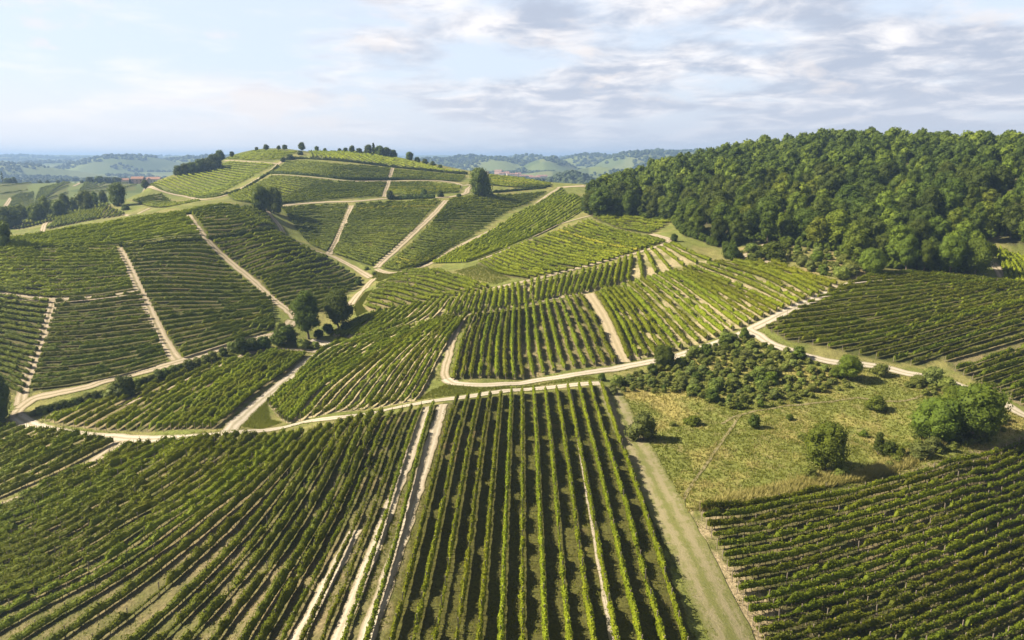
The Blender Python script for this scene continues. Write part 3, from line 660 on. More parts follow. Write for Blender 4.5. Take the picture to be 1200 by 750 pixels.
# ------------------------------------------------------------------ tracks and roads: draped ribbons with worn edges
def road_mat(name, base, base2, rut, verge, crown, patch=0.0):
    m, N, L = mat_new(name)
    at = N.new('ShaderNodeAttribute'); at.attribute_name = 'cover'      # r: across the track, 0 to 1
    s = N.new('ShaderNodeSeparateColor'); L.new(at.outputs['Color'], s.inputs[0])
    g = N.new('ShaderNodeNewGeometry')
    n1 = noise(N, L, g.outputs['Position'], .35, 5, .65); n2 = noise(N, L, g.outputs['Position'], 3.0, 5, .7)
    def ma(op, a, b):
        n = N.new('ShaderNodeMath'); n.operation = op
        for i, v in enumerate((a, b)):
            if isinstance(v, (int, float)): n.inputs[i].default_value = v
            else: L.new(v, n.inputs[i])
        return n.outputs[0]
    d = ma('ABSOLUTE', ma('SUBTRACT', s.outputs[0], .5), 0)              # 0 middle .. 0.5 edge
    d = ma('ADD', d, ma('MULTIPLY', ma('SUBTRACT', n1, .5), .16))
    c = mixc(N, L, ramp(N, L, n2, .3, .7), base, base2)
    w_ = ramp(N, L, ma('ABSOLUTE', ma('SUBTRACT', d, .21), 0), .10, .03); c = mixc(N, L, ma('MULTIPLY', w_, ramp(N, L, n1, .3, .6, .35, .9)), c, rut)
    if patch:
        n4 = noise(N, L, g.outputs['Position'], .55, 6, .7); c = mixc(N, L, ma('MULTIPLY', ramp(N, L, n4, .45, .56), patch), c, rut)
    mid = ramp(N, L, d, .10, .03); c = mixc(N, L, ma('MULTIPLY', mid, crown), c, verge)
    e = ramp(N, L, ma('ADD', d, ma('MULTIPLY', ma('SUBTRACT', n2, .5), .12)), .37, .47); c = mixc(N, L, ma('MULTIPLY', e, .8), c, verge)
    p = N.new('ShaderNodeBsdfPrincipled'); p.inputs['Roughness'].default_value = .95; p.inputs['Specular IOR Level'].default_value = .1
    L.new(c, p.inputs['Base Color'])
    b = N.new('ShaderNodeBump'); b.inputs['Distance'].default_value = .12; L.new(n2, b.inputs['Height']); L.new(b.outputs[0], p.inputs['Normal'])
    out(m, p.outputs[0])
    return m

RM = {
    'gravel_road': road_mat('white_gravel', (0.378, 0.326, 0.251), (0.290, 0.246, 0.185), (0.422, 0.370, 0.290), (0.150, 0.136, 0.057), .42),
    'dirt_track': road_mat('pale_dirt', (0.308, 0.251, 0.172), (0.229, 0.185, 0.123), (0.352, 0.290, 0.207), (0.132, 0.119, 0.044), .50),
    'gravel_strip': road_mat('strip_gravel', (0.352, 0.299, 0.224), (0.255, 0.211, 0.150), (0.387, 0.334, 0.255), (0.176, 0.145, 0.079), .20),
    'sandy_alley': road_mat('sand', (0.334, 0.273, 0.176), (0.264, 0.211, 0.132), (0.352, 0.290, 0.189), (0.150, 0.132, 0.048), .20),
    'grassy_track': road_mat('worn_grass', (0.176, 0.163, 0.066), (0.128, 0.132, 0.042), (0.229, 0.194, 0.110), (0.132, 0.136, 0.040), .8, .75),
    'bare_earth': road_mat('bare_earth', (0.334, 0.273, 0.185), (0.273, 0.220, 0.150), (0.317, 0.255, 0.158), (0.158, 0.141, 0.062), .0),
    'footpath': road_mat('trodden_earth', (0.211, 0.176, 0.092), (0.150, 0.132, 0.057), (0.229, 0.185, 0.106), (0.150, 0.145, 0.044), .0),
}
ROADLAB = {'gravel_road': 'white gravel road winding between the vineyard blocks', 'dirt_track': 'pale dirt track between vineyard blocks', 'gravel_strip': 'bare pale gravel strip between two vine rows in front', 'sandy_alley': 'broad sandy alley between bright vine rows', 'grassy_track': 'worn grassy track beside the front vines and meadow', 'bare_earth': 'bare earth patch on the saddle by the wood', 'footpath': 'narrow trodden footpath across the meadow'}
ROADLINES = []

def ribbon(P, w, seed, lift):
    s = np.concatenate([[0], np.cumsum(np.linalg.norm(np.diff(P, axis=0), axis=1))])
    D = np.gradient(P, axis=0); D /= np.maximum(np.linalg.norm(D, axis=1, keepdims=True), 1e-9)
    S = np.stack([D[:, 1], -D[:, 0]], -1)
    nu = 7; us = np.linspace(0, 1, nu)
    jl, jr = vnoise(s / 2.3, s * 0 + seed, 3) - .5, vnoise(s / 2.3, s * 0 + seed, 5) - .5
    jw = min(.35, .22 * w); wl_, wr_ = w * .5 + jw * jl, w * .5 + jw * jr
    off = -wl_[:, None] + (wl_ + wr_)[:, None] * us
    XY = P[:, None] + S[:, None] * off[..., None]
    Z = hgt(XY[..., 0], XY[..., 1]) + lift + 2.2e-4 * np.hypot(XY[..., 0], XY[..., 1])
    V = np.concatenate([XY, Z[..., None]], -1).reshape(-1, 3)
    n = len(P); i, j = np.meshgrid(np.arange(n - 1), np.arange(nu - 1), indexing='ij'); k = i * nu + j
    F = np.stack([k, k + 1, k + nu + 1, k + nu], -1).reshape(-1, 4)
    C = np.zeros((n, nu, 3)); C[..., 0] = us
    return V, F, C.reshape(-1, 3)

for ti, (nm, w, line) in enumerate(TRACKS):
    P0 = hits(line)
    ln = np.linalg.norm(np.diff(P0, axis=0), axis=1).sum()
    d0 = np.median(np.hypot(P0[:, 0], P0[:, 1]))
    P = spline(P0, max(8, int(ln / (.5 if d0 < 330 else 1.0))))
    ROADLINES.append((P, w))
    V, F, C = ribbon(P, w, ti * 7, .05 + .006 * (ti % 7))
    tag(obj(nm, mesh(nm, V, F, RM[nm], True, C)), ROADLAB[nm], kind='structure')

# ------------------------------------------------------------------ vine rows
def vine_row(P, step, dens, leaf, W=.42, H=1.75, seed=0, z0=.55):
    """foliage of one trained row: a bushy wall of leaves over a ragged core"""
    ln = np.linalg.norm(np.diff(P, axis=0), axis=1).sum()
    if ln < 2: return None
    n = max(3, int(ln / step) + 1)
    Q = spline(P, n); s = np.linspace(0, ln, n)
    D = np.gradient(Q, axis=0); D /= np.maximum(np.linalg.norm(D, axis=1, keepdims=True), 1e-9)
    S = np.stack([D[:, 1], -D[:, 0]], -1)
    so = seed * 13.7
    top = H * (.86 + .46 * (vnoise(s / 1.05, s * 0 + so, 11) - .5) + .32 * (vnoise(s / 9.0, s * 0 + so, 13) - .4))
    wid = W * (1 + .8 * (vnoise(s / 1.3, s * 0 + so, 17) - .5))
    thin = sstep(.75, .82, vnoise(s / 3.2, s * 0 + so, 19))            # weak or missing vines
    top = top * (1 - .5 * thin); wid = wid * (1 - .5 * thin)
    lean = .16 * (vnoise(s / 2.0, s * 0 + so, 23) - .5)
    zg = hgt(Q[:, 0], Q[:, 1])
    core = .80 if dens else 1.0
    prof = [(-.75, z0), (-1.0, .60), (-.62, .90), (.0, 1.0), (.62, .90), (1.0, .60), (.75, z0)]
    k = len(prof)
    V = np.empty((n, k, 3))
    for q, (u, h) in enumerate(prof):
        hh = np.full(n, z0) if q in (0, k - 1) else z0 + (top * core ** .3 - z0) * (h - .3) / .7
        j = 1 + .25 * (RNG.rand(n) - .5)
        o = u * wid * core * j + lean * (hh / H)
        V[:, q, :2] = Q + S * o[:, None]; V[:, q, 2] = zg + hh + .12 * (RNG.rand(n) - .5)
    i, j = np.meshgrid(np.arange(n - 1), np.arange(k - 1), indexing='ij'); a = i * k + j
    F = np.stack([a, a + k, a + k + 1, a + 1], -1).reshape(-1, 4)
    caps = np.array([[0, 1, 5, 6], [1, 2, 4, 5]]); ec = caps[:, ::-1] + (n - 1) * k
    t3 = np.array([[2, 3, 4]]); e3 = t3[:, ::-1] + (n - 1) * k
    bot = np.stack([np.arange(n - 1) * k + k - 1, np.arange(1, n) * k + k - 1, np.arange(1, n) * k, np.arange(n - 1) * k], -1)
    parts = [(V.reshape(-1, 3), [F, caps, ec, bot, t3, e3])]
    if dens:
        m_ = int(ln * dens)
        t = RNG.rand(m_) * (n - 1); i0 = np.minimum(t.astype(int), n - 2); f = (t - i0)[:, None]
        q = Q[i0] * (1 - f) + Q[i0 + 1] * f; S0 = S[i0]; w0 = wid[i0]; h0 = top[i0]; l0 = lean[i0]
        ang = (RNG.rand(m_) * 1.5 - .25) * math.pi                        # round the section, open below
        uu, vv = np.cos(ang), np.maximum(np.sin(ang), -.75)
        hc = (h0 + z0) / 2; hr = (h0 - z0) / 2 * 1.08
        rr = 1 + .22 * (RNG.rand(m_) - .35)
        hz_ = hc + hr * vv * rr
        o = uu * w0 * rr * np.where(vv > .5, .8, 1.0) + l0
        Pp = np.concatenate([q + S0 * o[:, None], (hgt(q[:, 0], q[:, 1]) + hz_)[:, None]], 1)
        Nn = np.concatenate([S0 * uu[:, None], vv[:, None]], 1) + (RNG.rand(m_, 3) - .5) * 1.5
        keep = RNG.rand(m_) > .55 * thin[i0]
        parts.append(leaves(Pp[keep], Nn[keep], leaf))
        # loose shoots standing above the row
        ms = int(ln * min(dens * .05, 2.0))
        if ms:
            t = RNG.rand(ms) * (n - 1); i0 = np.minimum(t.astype(int), n - 2); f = (t - i0)[:, None]
            q = Q[i0] * (1 - f) + Q[i0 + 1] * f
            for lev in range(3):
                Pp = np.concatenate([q + S[i0] * ((RNG.rand(ms, 1) - .5) * .3), (hgt(q[:, 0], q[:, 1]) + top[i0] + lev * .13)[:, None]], 1)
                parts.append(leaves(Pp, RNG.rand(ms, 3) - .5, leaf * .8))
    return join(parts)

def posts_mesh(P, every, half, h, tilt=.04, z=0.0):
    ln = np.linalg.norm(np.diff(P, axis=0), axis=1).sum()
    n = max(2, int(ln / every))
    Q = spline(P, n + 1)[1:-1]
    parts = []
    for x, y in Q:
        b = box(-half, half, -half, half, z - .1, h)
        V = b[0].copy(); V[:, 0] += V[:, 2] * random.uniform(-tilt, tilt) + x; V[:, 1] += V[:, 2] * random.uniform(-tilt, tilt) + y
        V[:, 2] += float(hgt(x, y)); parts.append((V, b[1]))
    return join(parts) if parts else None

pv_, pf_ = tube([(0, 0, -.25), (0, 0, .8), (.02, 0, 1.6), (.02, 0, 1.63)], [.06, .055, .05, .01], 7)
POST = mesh('end_post', pv_, pf_, M['post'])
ORD = 'first second third fourth fifth sixth seventh eighth ninth tenth eleventh twelfth thirteenth fourteenth fifteenth sixteenth seventeenth eighteenth nineteenth twentieth'.split()
TENS = {2: 'twenty', 3: 'thirty'}
def ordinal(i):
    if i < 20: return ORD[i]
    t, u = divmod(i + 1, 10)
    return {2: 'twentieth', 3: 'thirtieth'}[t] if u == 0 else TENS[t] + '-' + ORD[u - 1]

ROWLAB = {
    'central': '{} vine row right of the pale gravel strips in the straight front block',
    'fan': '{} vine row left of the first gravel strip in the fanned front-left block',
    'corner': '{} vine row up from the dirt track in the small far-left corner block',
    'triangle': '{} vine row up from the white road in the triangular block',
    'hollow': '{} vine row left of the narrow track in the fan-shaped middle block',
    'middle': '{} vine row right of the narrow track in the block above the road',
    'shoulder': '{} bright vine row right of the sandy alley on the rounded shoulder',
    'right_slope': '{} dark vine row down from the wood in the right slope block',
    'right_corner': '{} dark vine row down in the small block at the right edge',
    'right_fore': '{} dark vine row down from the meadow in the front-right block',
    'slope_low': '{} vine row down from the upper track in the lower-left slope block',
}
GROUPLAB = {k: 'vine rows of the ' + {'central': 'straight front block', 'fan': 'fanned front-left block', 'corner': 'far-left corner block', 'triangle': 'triangular block', 'hollow': 'fan-shaped middle block', 'middle': 'block above the road', 'shoulder': 'rounded shoulder', 'right_slope': 'right slope block', 'right_corner': 'right edge block', 'right_fore': 'front-right block', 'slope_low': 'lower-left slope block'}[k] for k in ROWLAB}
DIM = {'right_fore': (.40, 1.4), 'corner': (.55, 1.9), 'right_slope': (.52, 1.6), 'triangle': (.50, 1.75), 'central': (.29, 1.8), 'fan': (.56, 1.95), 'hollow': (.55, 1.8), 'brow': (.58, 1.8), 'middle': (.50, 1.85), 'shoulder': (.72, 1.9)}

mass = {}
seed = 0
for key, det, leaf, soil, g in BLOCKS:
    for ri, P in enumerate(ROWS[key]):
        seed += 1
        d = np.hypot(P[:, 0], P[:, 1]).mean()
        W, H = DIM.get(key, (.55, 1.8))
        if d < 165: step, dens, lf = .5, 46, .27
        elif d < 280: step, dens, lf = .6, 26, .36
        elif d < 420: step, dens, lf = 1.0, 9, .55
        else: step, dens, lf = 1.6, 3.5, .8
        if d > 300: W, H = .62, 1.8
        if key == 'fan' and ri < 5: W, H, dens = .30, (1.3, 1.05, 1.25, 1.1, 1.3)[ri], dens * .7
        res = vine_row(P, step, dens, lf, W, H, seed)
        if res is None: continue
        V, F = res
        if not det:
            mass.setdefault(leaf, []).append((V, F)); continue
        o3 = np.array([P[0][0], P[0][1], float(hgt(P[0][0], P[0][1]))])
        root = empty('vine_row', o3)
        tag(root, ROWLAB[key].format(ordinal(ri)), 'vine row', GROUPLAB[key])
        obj('foliage', mesh('foliage', V - o3, F, M[leaf]), root)
        if det == 2:
            for e in (0, -1):
                t = P[1] - P[0] if e == 0 else P[-2] - P[-1]
                t = t / max(np.linalg.norm(t), 1e-6)
                q = P[e] - t * .25
                po = obj('end_post', POST, root); po.location = (q[0] - o3[0], q[1] - o3[1], float(hgt(*q)) - o3[2])
                po.rotation_euler = (random.uniform(-.05, .05), random.uniform(-.05, .05), random.uniform(0, 6))
                po.scale = (1, 1, random.uniform(.95, 1.08))
            if d < 170:
                pm = posts_mesh(P, 4.2, .055, H + (.30 if key == 'central' else .15))
                if pm:
                    po = obj('trellis_stakes', mesh('trellis_stakes', pm[0] - o3, pm[1], M['post']), root); po['kind'] = 'stuff'
                pm = posts_mesh(P, 1.1, .035, .8, .12)
                if pm:
                    po = obj('vine_trunks', mesh('vine_trunks', pm[0] - o3, pm[1], M['bark']), root); po['kind'] = 'stuff'

# rows beyond those, one mass
Vm, Fm, mi, n0 = [], {3: [], 4: []}, {3: [], 4: []}, 0
for q, (leaf, parts) in enumerate(mass.items()):
    V, F = join(parts)
    Vm.append(V)
    for f in F:
        Fm[f.shape[1]].append(f + n0); mi[f.shape[1]].append(np.full(len(f), q))
    n0 += len(V)
me = mesh('distant_vine_rows', np.vstack(Vm), [np.vstack(Fm[4]), np.vstack(Fm[3])])
for leaf in mass: me.materials.append(M[leaf])
me.polygons.foreach_set('material_index', np.concatenate(mi[4] + mi[3]).astype(np.int32))
tag(obj('distant_vine_rows', me), 'countless vine rows covering the farther slopes and terraces', kind='stuff')

# ------------------------------------------------------------------ trees
def lobes_of(rs, h, w, base, n, shape):
    """centres and radii of the leaf masses of a crown"""
    C, R = [], []
    for k in range(n):
        t = (k + .5) / n
        z = base + (h - base) * (.10 + .82 * t)
        if shape == 'round': prof = math.sqrt(max(0.05, 1 - (2 * t - .85) ** 2 * .95))
        elif shape == 'tall': prof = .55 + .45 * math.sin(math.pi * min(1, t * 1.1 + .05)) if t < .8 else .5
        elif shape == 'cone': prof = 1.02 - .85 * t
        else: prof = 1 - .55 * t
        a = k * 2.399 + rs.uniform(-.5, .5)
        rad = w * .5 * prof * rs.uniform(.35, .68)
        C.append((rad * math.cos(a), rad * math.sin(a), z)); R.append(w * rs.uniform(.20, .31) * (.65 + .35 * prof))
    C.append((0, 0, base + (h - base) * .45)); R.append(w * .33)
    return np.array(C), np.array(R)

def crown_geo(seed_, h, w, base, n, nleaf, leaf, shape='round', core=True):
    rs = np.random.RandomState(seed_)
    C, R = lobes_of(rs, h, w, base, n, shape)
    C[:, 2] = np.minimum(C[:, 2], h - R * .8)
    sq = np.array([1, 1, .85])
    parts = []
    if core:
        for c, r in zip(C, R):
            V = ICO1[0] * r * .74 * (1 + .3 * (rs.rand(len(ICO1[0]), 1) - .5)) * sq + c
            parts.append((V, ICO1[1]))
    wts = R ** 2 / (R ** 2).sum()
    ids = rs.choice(len(C), nleaf, p=wts)
    d = rs.randn(nleaf, 3); d /= np.linalg.norm(d, axis=1, keepdims=True)
    # clumps: leaves gather round sub-directions so that gaps stay between them
    cl = rs.randn(len(C), 16, 3); cl /= np.linalg.norm(cl, axis=2, keepdims=True)
    d = d * .62 + cl[ids, rs.randint(0, 16, nleaf)] * .75; d /= np.linalg.norm(d, axis=1, keepdims=True)
    P = C[ids] + d * sq * (R[ids] * (.80 + .30 * rs.rand(nleaf)))[:, None]
    deep = np.zeros(nleaf, bool)
    for c, r in zip(C, R): deep |= (np.linalg.norm((P - c) / sq, axis=1) < r * .72)
    P, d = P[~deep], d[~deep]
    parts.append(leaves(P, d + (rs.rand(len(P), 3) - .5) * 1.3, leaf))
    return parts, C, R

def trunk_geo(seed_, h, base, r, C, limbs=4):
    rs = np.random.RandomState(seed_ + 99)
    b = (rs.rand(2) - .5) * r * 3
    top = base + (h - base) * .55
    P = [(0, 0, -.5), (b[0] * .3, b[1] * .3, base * .5), (b[0], b[1], base), (b[0] * .6, b[1] * .6, top)]
    parts = [tube(P, [r * 1.35, r, r * .85, r * .3], 8)]
    for k in rs.choice(len(C), min(limbs, len(C)), replace=False):
        s = np.array([b[0] * .8, b[1] * .8, base * rs.uniform(.75, 1.15)]); e = C[k]; m_ = (s + e) / 2 + np.array([0, 0, -.25])
        parts.append(tube([s, m_, e], [r * .55, r * .36, r * .12], 5))
    return parts

PROTO = {}
def proto(key, seed_, h, w, base, n, nleaf, leaf, shape, mat, r=.22, limbs=4):
    parts, C, R = crown_geo(seed_, h, w, base, n, nleaf, leaf, shape)
    V, F = join(parts); tv, tf = join(trunk_geo(seed_, h, base, r, C, limbs))
    PROTO[key] = dict(h=h, w=w, crown=mesh('crown', V, F, M[mat]), trunk=mesh('trunk', tv, tf, M['bark'], True))

# woodland kinds (crowns of about a hundred leaf clumps; heights in metres)
for q in range(3): proto(f'oak{q}', 10 + q, 12.5, 9.6, 1.6, 15, 2600, .62, 'round', 'tree_dark')
for q in range(3): proto(f'ash{q}', 20 + q, 13.5, 8.6, 1.6, 15, 2500, .60, 'round', 'tree_mid')
for q in range(2): proto(f'pale{q}', 30 + q, 11.5, 8.4, 1.6, 13, 2300, .58, 'round', 'tree_light')
for q in range(2): proto(f'tall{q}', 40 + q, 15.0, 6.8, 1.6, 14, 2400, .58, 'tall', 'tree_mid')
proto('cone0', 50, 14.0, 6.0, 2.0, 14, 2300, .52, 'cone', 'tree_dark')
proto('big0', 60, 15.0, 11.0, 3.0, 20, 6500, .50, 'round', 'tree_mid', .35, 6)
proto('big1', 61, 16.5, 10.0, 3.2, 20, 6500, .50, 'tall', 'tree_mid', .35, 6)
proto('meadow0', 62, 8.5, 8.0, 1.4, 18, 6000, .34, 'round', 'tree_mid', .22, 6)
proto('meadow1', 63, 8.0, 9.5, .6, 20, 7000, .34, 'round', 'tree_mid', .22, 6)
proto('thin0', 64, 8.0, 7.0, 1.6, 12, 1800, .38, 'round', 'tree_mid', .15, 6)
proto('copse0', 66, 8.0, 10.0, .2, 14, 2600, .5, 'dome', 'tree_dark', .2, 4)
proto('copse1', 67, 9.0, 9.5, .3, 14, 2600, .5, 'round', 'tree_mid', .2, 4)
proto('cypress', 65, 14.0, 2.6, .6, 12, 1200, .40, 'tall', 'tree_dark', .15, 2)

def bush_proto(key, seed_, h, w, n, nleaf, leaf, mat):
    parts, C, R = crown_geo(seed_, h, w, h * .08, n, nleaf, leaf, 'dome')
    V, F = join(parts); V = V.copy(); V[:, 2] = np.maximum(V[:, 2], -.15)
    sv, sf = join([tube([(0, 0, -.3), C[k] * .5, C[k]], [.07, .05, .02], 5) for k in range(min(4, len(C)))])
    PROTO[key] = dict(h=h, w=w, crown=mesh('foliage', V, F, M[mat]), trunk=mesh('stem', sv, sf, M['bark'], True))
for q in range(3): bush_proto(f'bush{q}', 70 + q, 2.6, 3.6, 9, 1500, .26, 'bush')
for q in range(2): bush_proto(f'olive{q}', 80 + q, 2.8, 3.4, 9, 1500, .24, 'olive')
bush_proto('green0', 85, 2.6, 3.4, 9, 1500, .26, 'tree_mid')
bush_proto('dark0', 86, 3.2, 3.8, 10, 1700, .26, 'tree_dark')
bush_proto('lime0', 87, 2.4, 3.0, 8, 1300, .26, 'tree_light')

def plant(key, x, y, h, wide=1.0, label='', cat='tree', group=None, name='tree', parts=True, rz=None):
    p = PROTO[key]; s = h / p['h']
    root = empty(name, (x, y, float(hgt(x, y))), random.uniform(0, 6.28) if rz is None else rz, (s * wide, s * wide, s))
    tag(root, label, cat, group)
    obj(p['crown'].name.split('.')[0], p['crown'], root)
    obj(p['trunk'].name.split('.')[0], p['trunk'], root)
    return root

def at_px(px, py, hpx, **k):
    """where a plant's foot stands, and its height in metres from its height in the frame"""
    x, y = hit(px, py, k.pop('near', 0.0))
    z = float(hgt(x, y)); depth = y * CP - (z - CAM_Z) * SP
    return x, y, hpx * depth / F_PX / CP

def px_of(x, y, z):
    c = y * CP - (z - CAM_Z) * SP; u = y * SP + (z - CAM_Z) * CP
    return 600 + F_PX * x / c, 375 - F_PX * u / c

# single trees: kind, foot pixel, height in the frame, width factor, label
TREES = [
    ('big1', 362, 397, 56, 1.0, 'tall loose-crowned tree standing left of the pair where dirt tracks meet'),
    ('big0', 397, 387, 47, 1.1, 'rounded tree standing right of the pair where dirt tracks meet'),
    ('copse1', 306, 248, 30, .75, 'left of two touching trees by the hillside track'),
    ('copse1', 321, 250, 30, .78, 'right of two touching trees by the hillside track'),
    ('copse1', 562, 231, 33, .78, 'lone rounded tree beside the bend of the upper hill road'),
    ('meadow0', 967, 552, 58, .95, 'leafy green tree standing on the meadow with a long shadow'),
    ('meadow1', 1098, 516, 51, .95, 'broad bushy tree at the left of the clump by the right road'),
    ('meadow0', 1140, 514, 66, 1.0, 'taller darker tree in the clump by the right road'),
    ('meadow0', 1118, 496, 44, .9, 'mid-green tree at the back of the clump by the right road'),
    ('cone0', 1029, 533, 28, 1.3, 'small dark pointed tree beside the dry brush in the meadow'),
    ('meadow1', 777, 430, 26, .85, 'dark rounded tree at the roadside end of the scrub patch'),
    ('meadow0', 993, 445, 30, 1.0, 'round dark tree beside the road above the meadow'),
    ('meadow1', 1020, 321, 30, .85, 'rounded tree standing alone before the wood above the road junction'),
    ('big0', 1062, 318, 42, .85, 'big dark tree at the wood edge above the right slope block'),
    ('big1', 1082, 320, 38, .9, 'dense tree at the wood edge right of the biggest one'),
    ('big0', 1112, 322, 46, .85, 'tall tree at the wood edge near the small right vineyard'),
    ('meadow0', 1142, 322, 42, .9, 'pale tree at the wood corner beside the white track'),
    ('copse1', 139, 241, 26, .8, 'bushy tree beside the dirt track in the small far vineyard'),
    ('meadow0', 170, 222, 11, .8, 'little grey-green tree at the end of the hill track'),
    ('meadow1', -5, 497, 60, .6, 'tree cut by the frame edge beside the left road bend'),
    ('dark', 148, 462, 24, 1.0, ''), 
    ('thin0', 354, 178, 13, 1.0, 'tallest slender tree on the bare hilltop'),
    ('thin0', 371, 176.5, 8, 1.1, 'small rounded tree right of the tallest hilltop tree'),
    ('thin0', 334, 176.5, 8, 1.3, 'pale spreading tree left of the tallest hilltop tree'),
    ('thin0', 327, 176.5, 7, 1.1, 'slight tree left of the pale spreading hilltop tree'),
    ('thin0', 312, 177, 9, 1.2, 'round hilltop tree second from the hill shoulder'),
    ('thin0', 301, 177.5, 6, 1.2, 'small hilltop tree nearest the hill shoulder'),
    ('thin0', 381, 177.5, 6, 1.2, 'low shrubby tree on the hilltop above the vine rows'),
    ('copse0', 258, 188, 14, 1.0, 'tallest tree of the dark line climbing the left hill shoulder'),
    ('copse0', 250, 190, 12, 1.0, 'second highest tree of the dark line on the left shoulder'),
    ('copse0', 242, 193, 10, 1.1, 'dark tree midway along the line on the left shoulder'),
    ('copse0', 233, 195.5, 11, 1.1, 'broad dark tree low in the line on the left shoulder'),
    ('copse0', 224, 198, 10, 1.1, 'dark tree near the foot of the line on the left shoulder'),
    ('copse0', 216, 200, 9, 1.1, 'dark tree next to the foot of the shoulder line'),
    ('copse0', 208, 202.5, 9, 1.0, 'lowest tree of the line on the left shoulder'),
    ('meadow1', 254, 190, 8, 1.1, 'pale rounded bushy tree before the shoulder line'),
    ('copse0', 272, 183.5, 7, 1.0, 'small lone tree on the skyline right of the shoulder line'),
    ('copse0', 398, 178, 6, 1.1, 'first small tree of the hilltop copse'),
    ('copse0', 405, 179, 7, 1.1, 'second small tree of the hilltop copse'),
    ('thin0', 413, 180, 11, 1.0, 'thin pale tree standing up from the hilltop copse'),
    ('copse0', 421, 180.5, 8, 1.2, 'broad low tree in the hilltop copse'),
    ('copse1', 432, 181, 13, .9, 'tall tree on the left of the dense hilltop copse'),
    ('cone0', 438, 182, 17, .8, 'pointed tallest tree of the dense hilltop copse'),
    ('copse1', 445, 183, 14, 1.0, 'round tree in the middle of the dense hilltop copse'),
    ('copse1', 453, 184, 13, 1.0, 'round tree right of the middle of the hilltop copse'),
    ('copse0', 461, 185, 11, 1.0, 'last round tree of the dense hilltop copse'),
    ('copse1', 480, 188.5, 12, .95, 'taller tree starting the row down the right hill shoulder'),
    ('copse0', 489, 190, 7, 1.2, 'second tree of the row down the right hill shoulder'),
    ('copse0', 498, 192, 7, 1.2, 'third tree of the row down the right hill shoulder'),
    ('copse0', 507, 194.5, 6.5, 1.2, 'fourth tree of the row down the right hill shoulder'),
    ('copse0', 516, 197, 5, 1.3, 'last low tree of the row down the right shoulder'),
    ('copse0', 497, 231.5, 10, .9, 'small tree on the hedge along the upper hill road'),
    ('copse0', 516, 231, 8, 1.0, 'second small tree on the hedge by the upper road'),
    ('copse0', 457, 234, 11, .8, 'tree at the left end of the upper road hedge'),
]
VALLEY = [(8, 261, 20, 1.2), (21, 261, 22, 1.3), (33, 256, 14, 1.1), (41, 255, 17, .9), (50, 253, 25, .8), (58, 250, 20, .9), (67, 248, 14, 1.1), (73, 246, 20, .8), (84, 242, 14, 1.1), (98, 239, 16, 1.0), (109, 236, 12, 1.1), (119, 233, 14, .9), (0, 275, 16, 1.0)]
FARTREES = [(104, 204.5, 8, 1.2), (115, 204, 9, 1.3), (125, 203, 8, 1.2), (134, 201.5, 8, 1.2), (139, 200.5, 7, 1.0), (152, 201, 6, 1.2), (172, 203, 6, 1.0), (179, 202, 6, 1.0), (95, 206, 4, 1.1), (74, 208, 4, 1.0), (67, 208.5, 4, 1.1), (55, 208.5, 3, 1.3), (46, 208, 3, 1.4), (8, 205, 7, 1.3), (15, 205, 8, .9)]

for kind, px, py, hp, wd, lab in TREES:
    if not lab: continue
    if py < 200: hp *= .85
    x, y, h = at_px(px, py, hp)
    if math.hypot(x, y) > 760 and py < 210:                    # foot just behind the crest
        d = ray(px, py - hp); t = (690.0 if px > 280 else 655.0) / math.hypot(d[0], d[1])
        x, y = d[0] * t, d[1] * t; h = float(np.clip(CAM_Z + d[2] * t - float(hgt(x, y)), 4.5, 17))
    plant(kind, x, y, h, wd, lab)
for i, (px, py, hp, wd) in enumerate(VALLEY):
    d = ray(px, py - hp); dist = (545.0 if px > 5 else 330.0) + 30 * (i % 3); t = dist / math.hypot(d[0], d[1])
    x, y = d[0] * t, d[1] * t
    h = CAM_Z + d[2] * t - float(hgt(x, y))
    plant(('copse1', 'ash1', 'pale0', 'copse1', 'pale1', 'ash2')[i % 6], x, y, min(max(h, 6), 15), min(1.0, hp * 1.05 * dist / F_PX / max(8.0, 1.0 * min(max(h, 6), 15))) * wd, 'rounded tree in the valley line, ' + ordinal(i) + ' from the left edge', 'tree', 'valley tree line')
for i, (px, py, hp, wd) in enumerate(FARTREES):
    x, y = hit(px, py, 760.0)
    r0 = math.hypot(x, y)
    if r0 > 1250: x, y = x * 1130 / r0, y * 1130 / r0
    z = float(hgt(x, y)); h = hp * (y * CP - (z - CAM_Z) * SP) / F_PX
    plant(('copse0', 'copse1', 'copse0')[i % 3], x, y, min(max(h, 4), 14), wd, 'small dark tree on the far left ridge, ' + ordinal(i) + ' counted from the farmhouses', 'tree', 'far ridge trees')
x, y = hit(2, 205, 760.0); x, y = (x, y) if math.hypot(x, y) < 1250 else (x * 1100 / math.hypot(x, y), y * 1100 / math.hypot(x, y))
plant('cypress', x, y, 16, 1.0, 'dark slender cypress on the far left ridge')

# ------------------------------------------------------------------ the wood on the right hill
cand = []
rs = np.random.RandomState(3)
b0, b1 = WOOD.min(0), WOOD.max(0)
cell = {}
def free(x, y, r):
    i, j = int(x // 8), int(y // 8)
    for a in (-1, 0, 1):
        for b_ in (-1, 0, 1):
            for (u, v) in cell.get((i + a, j + b_), ()):
                if (u - x) ** 2 + (v - y) ** 2 < r * r: return False
    return True
for _ in range(26000):
    x, y = b0 + (b1 - b0) * rs.rand(2)
    if math.hypot(x, y) > 590 or math.degrees(math.atan2(x, y)) > 44: continue
    if not inside(np.array([x]), np.array([y]), WOOD)[0]: continue
    if not free(x, y, 6.3): continue
    cell.setdefault((int(x // 8), int(y // 8)), []).append((x, y)); cand.append((x, y))
cand.sort(key=lambda p: math.hypot(*p))
vis = [p for p in cand if px_of(p[0], p[1], float(hgt(*p)) + 10)[0] < 1222]
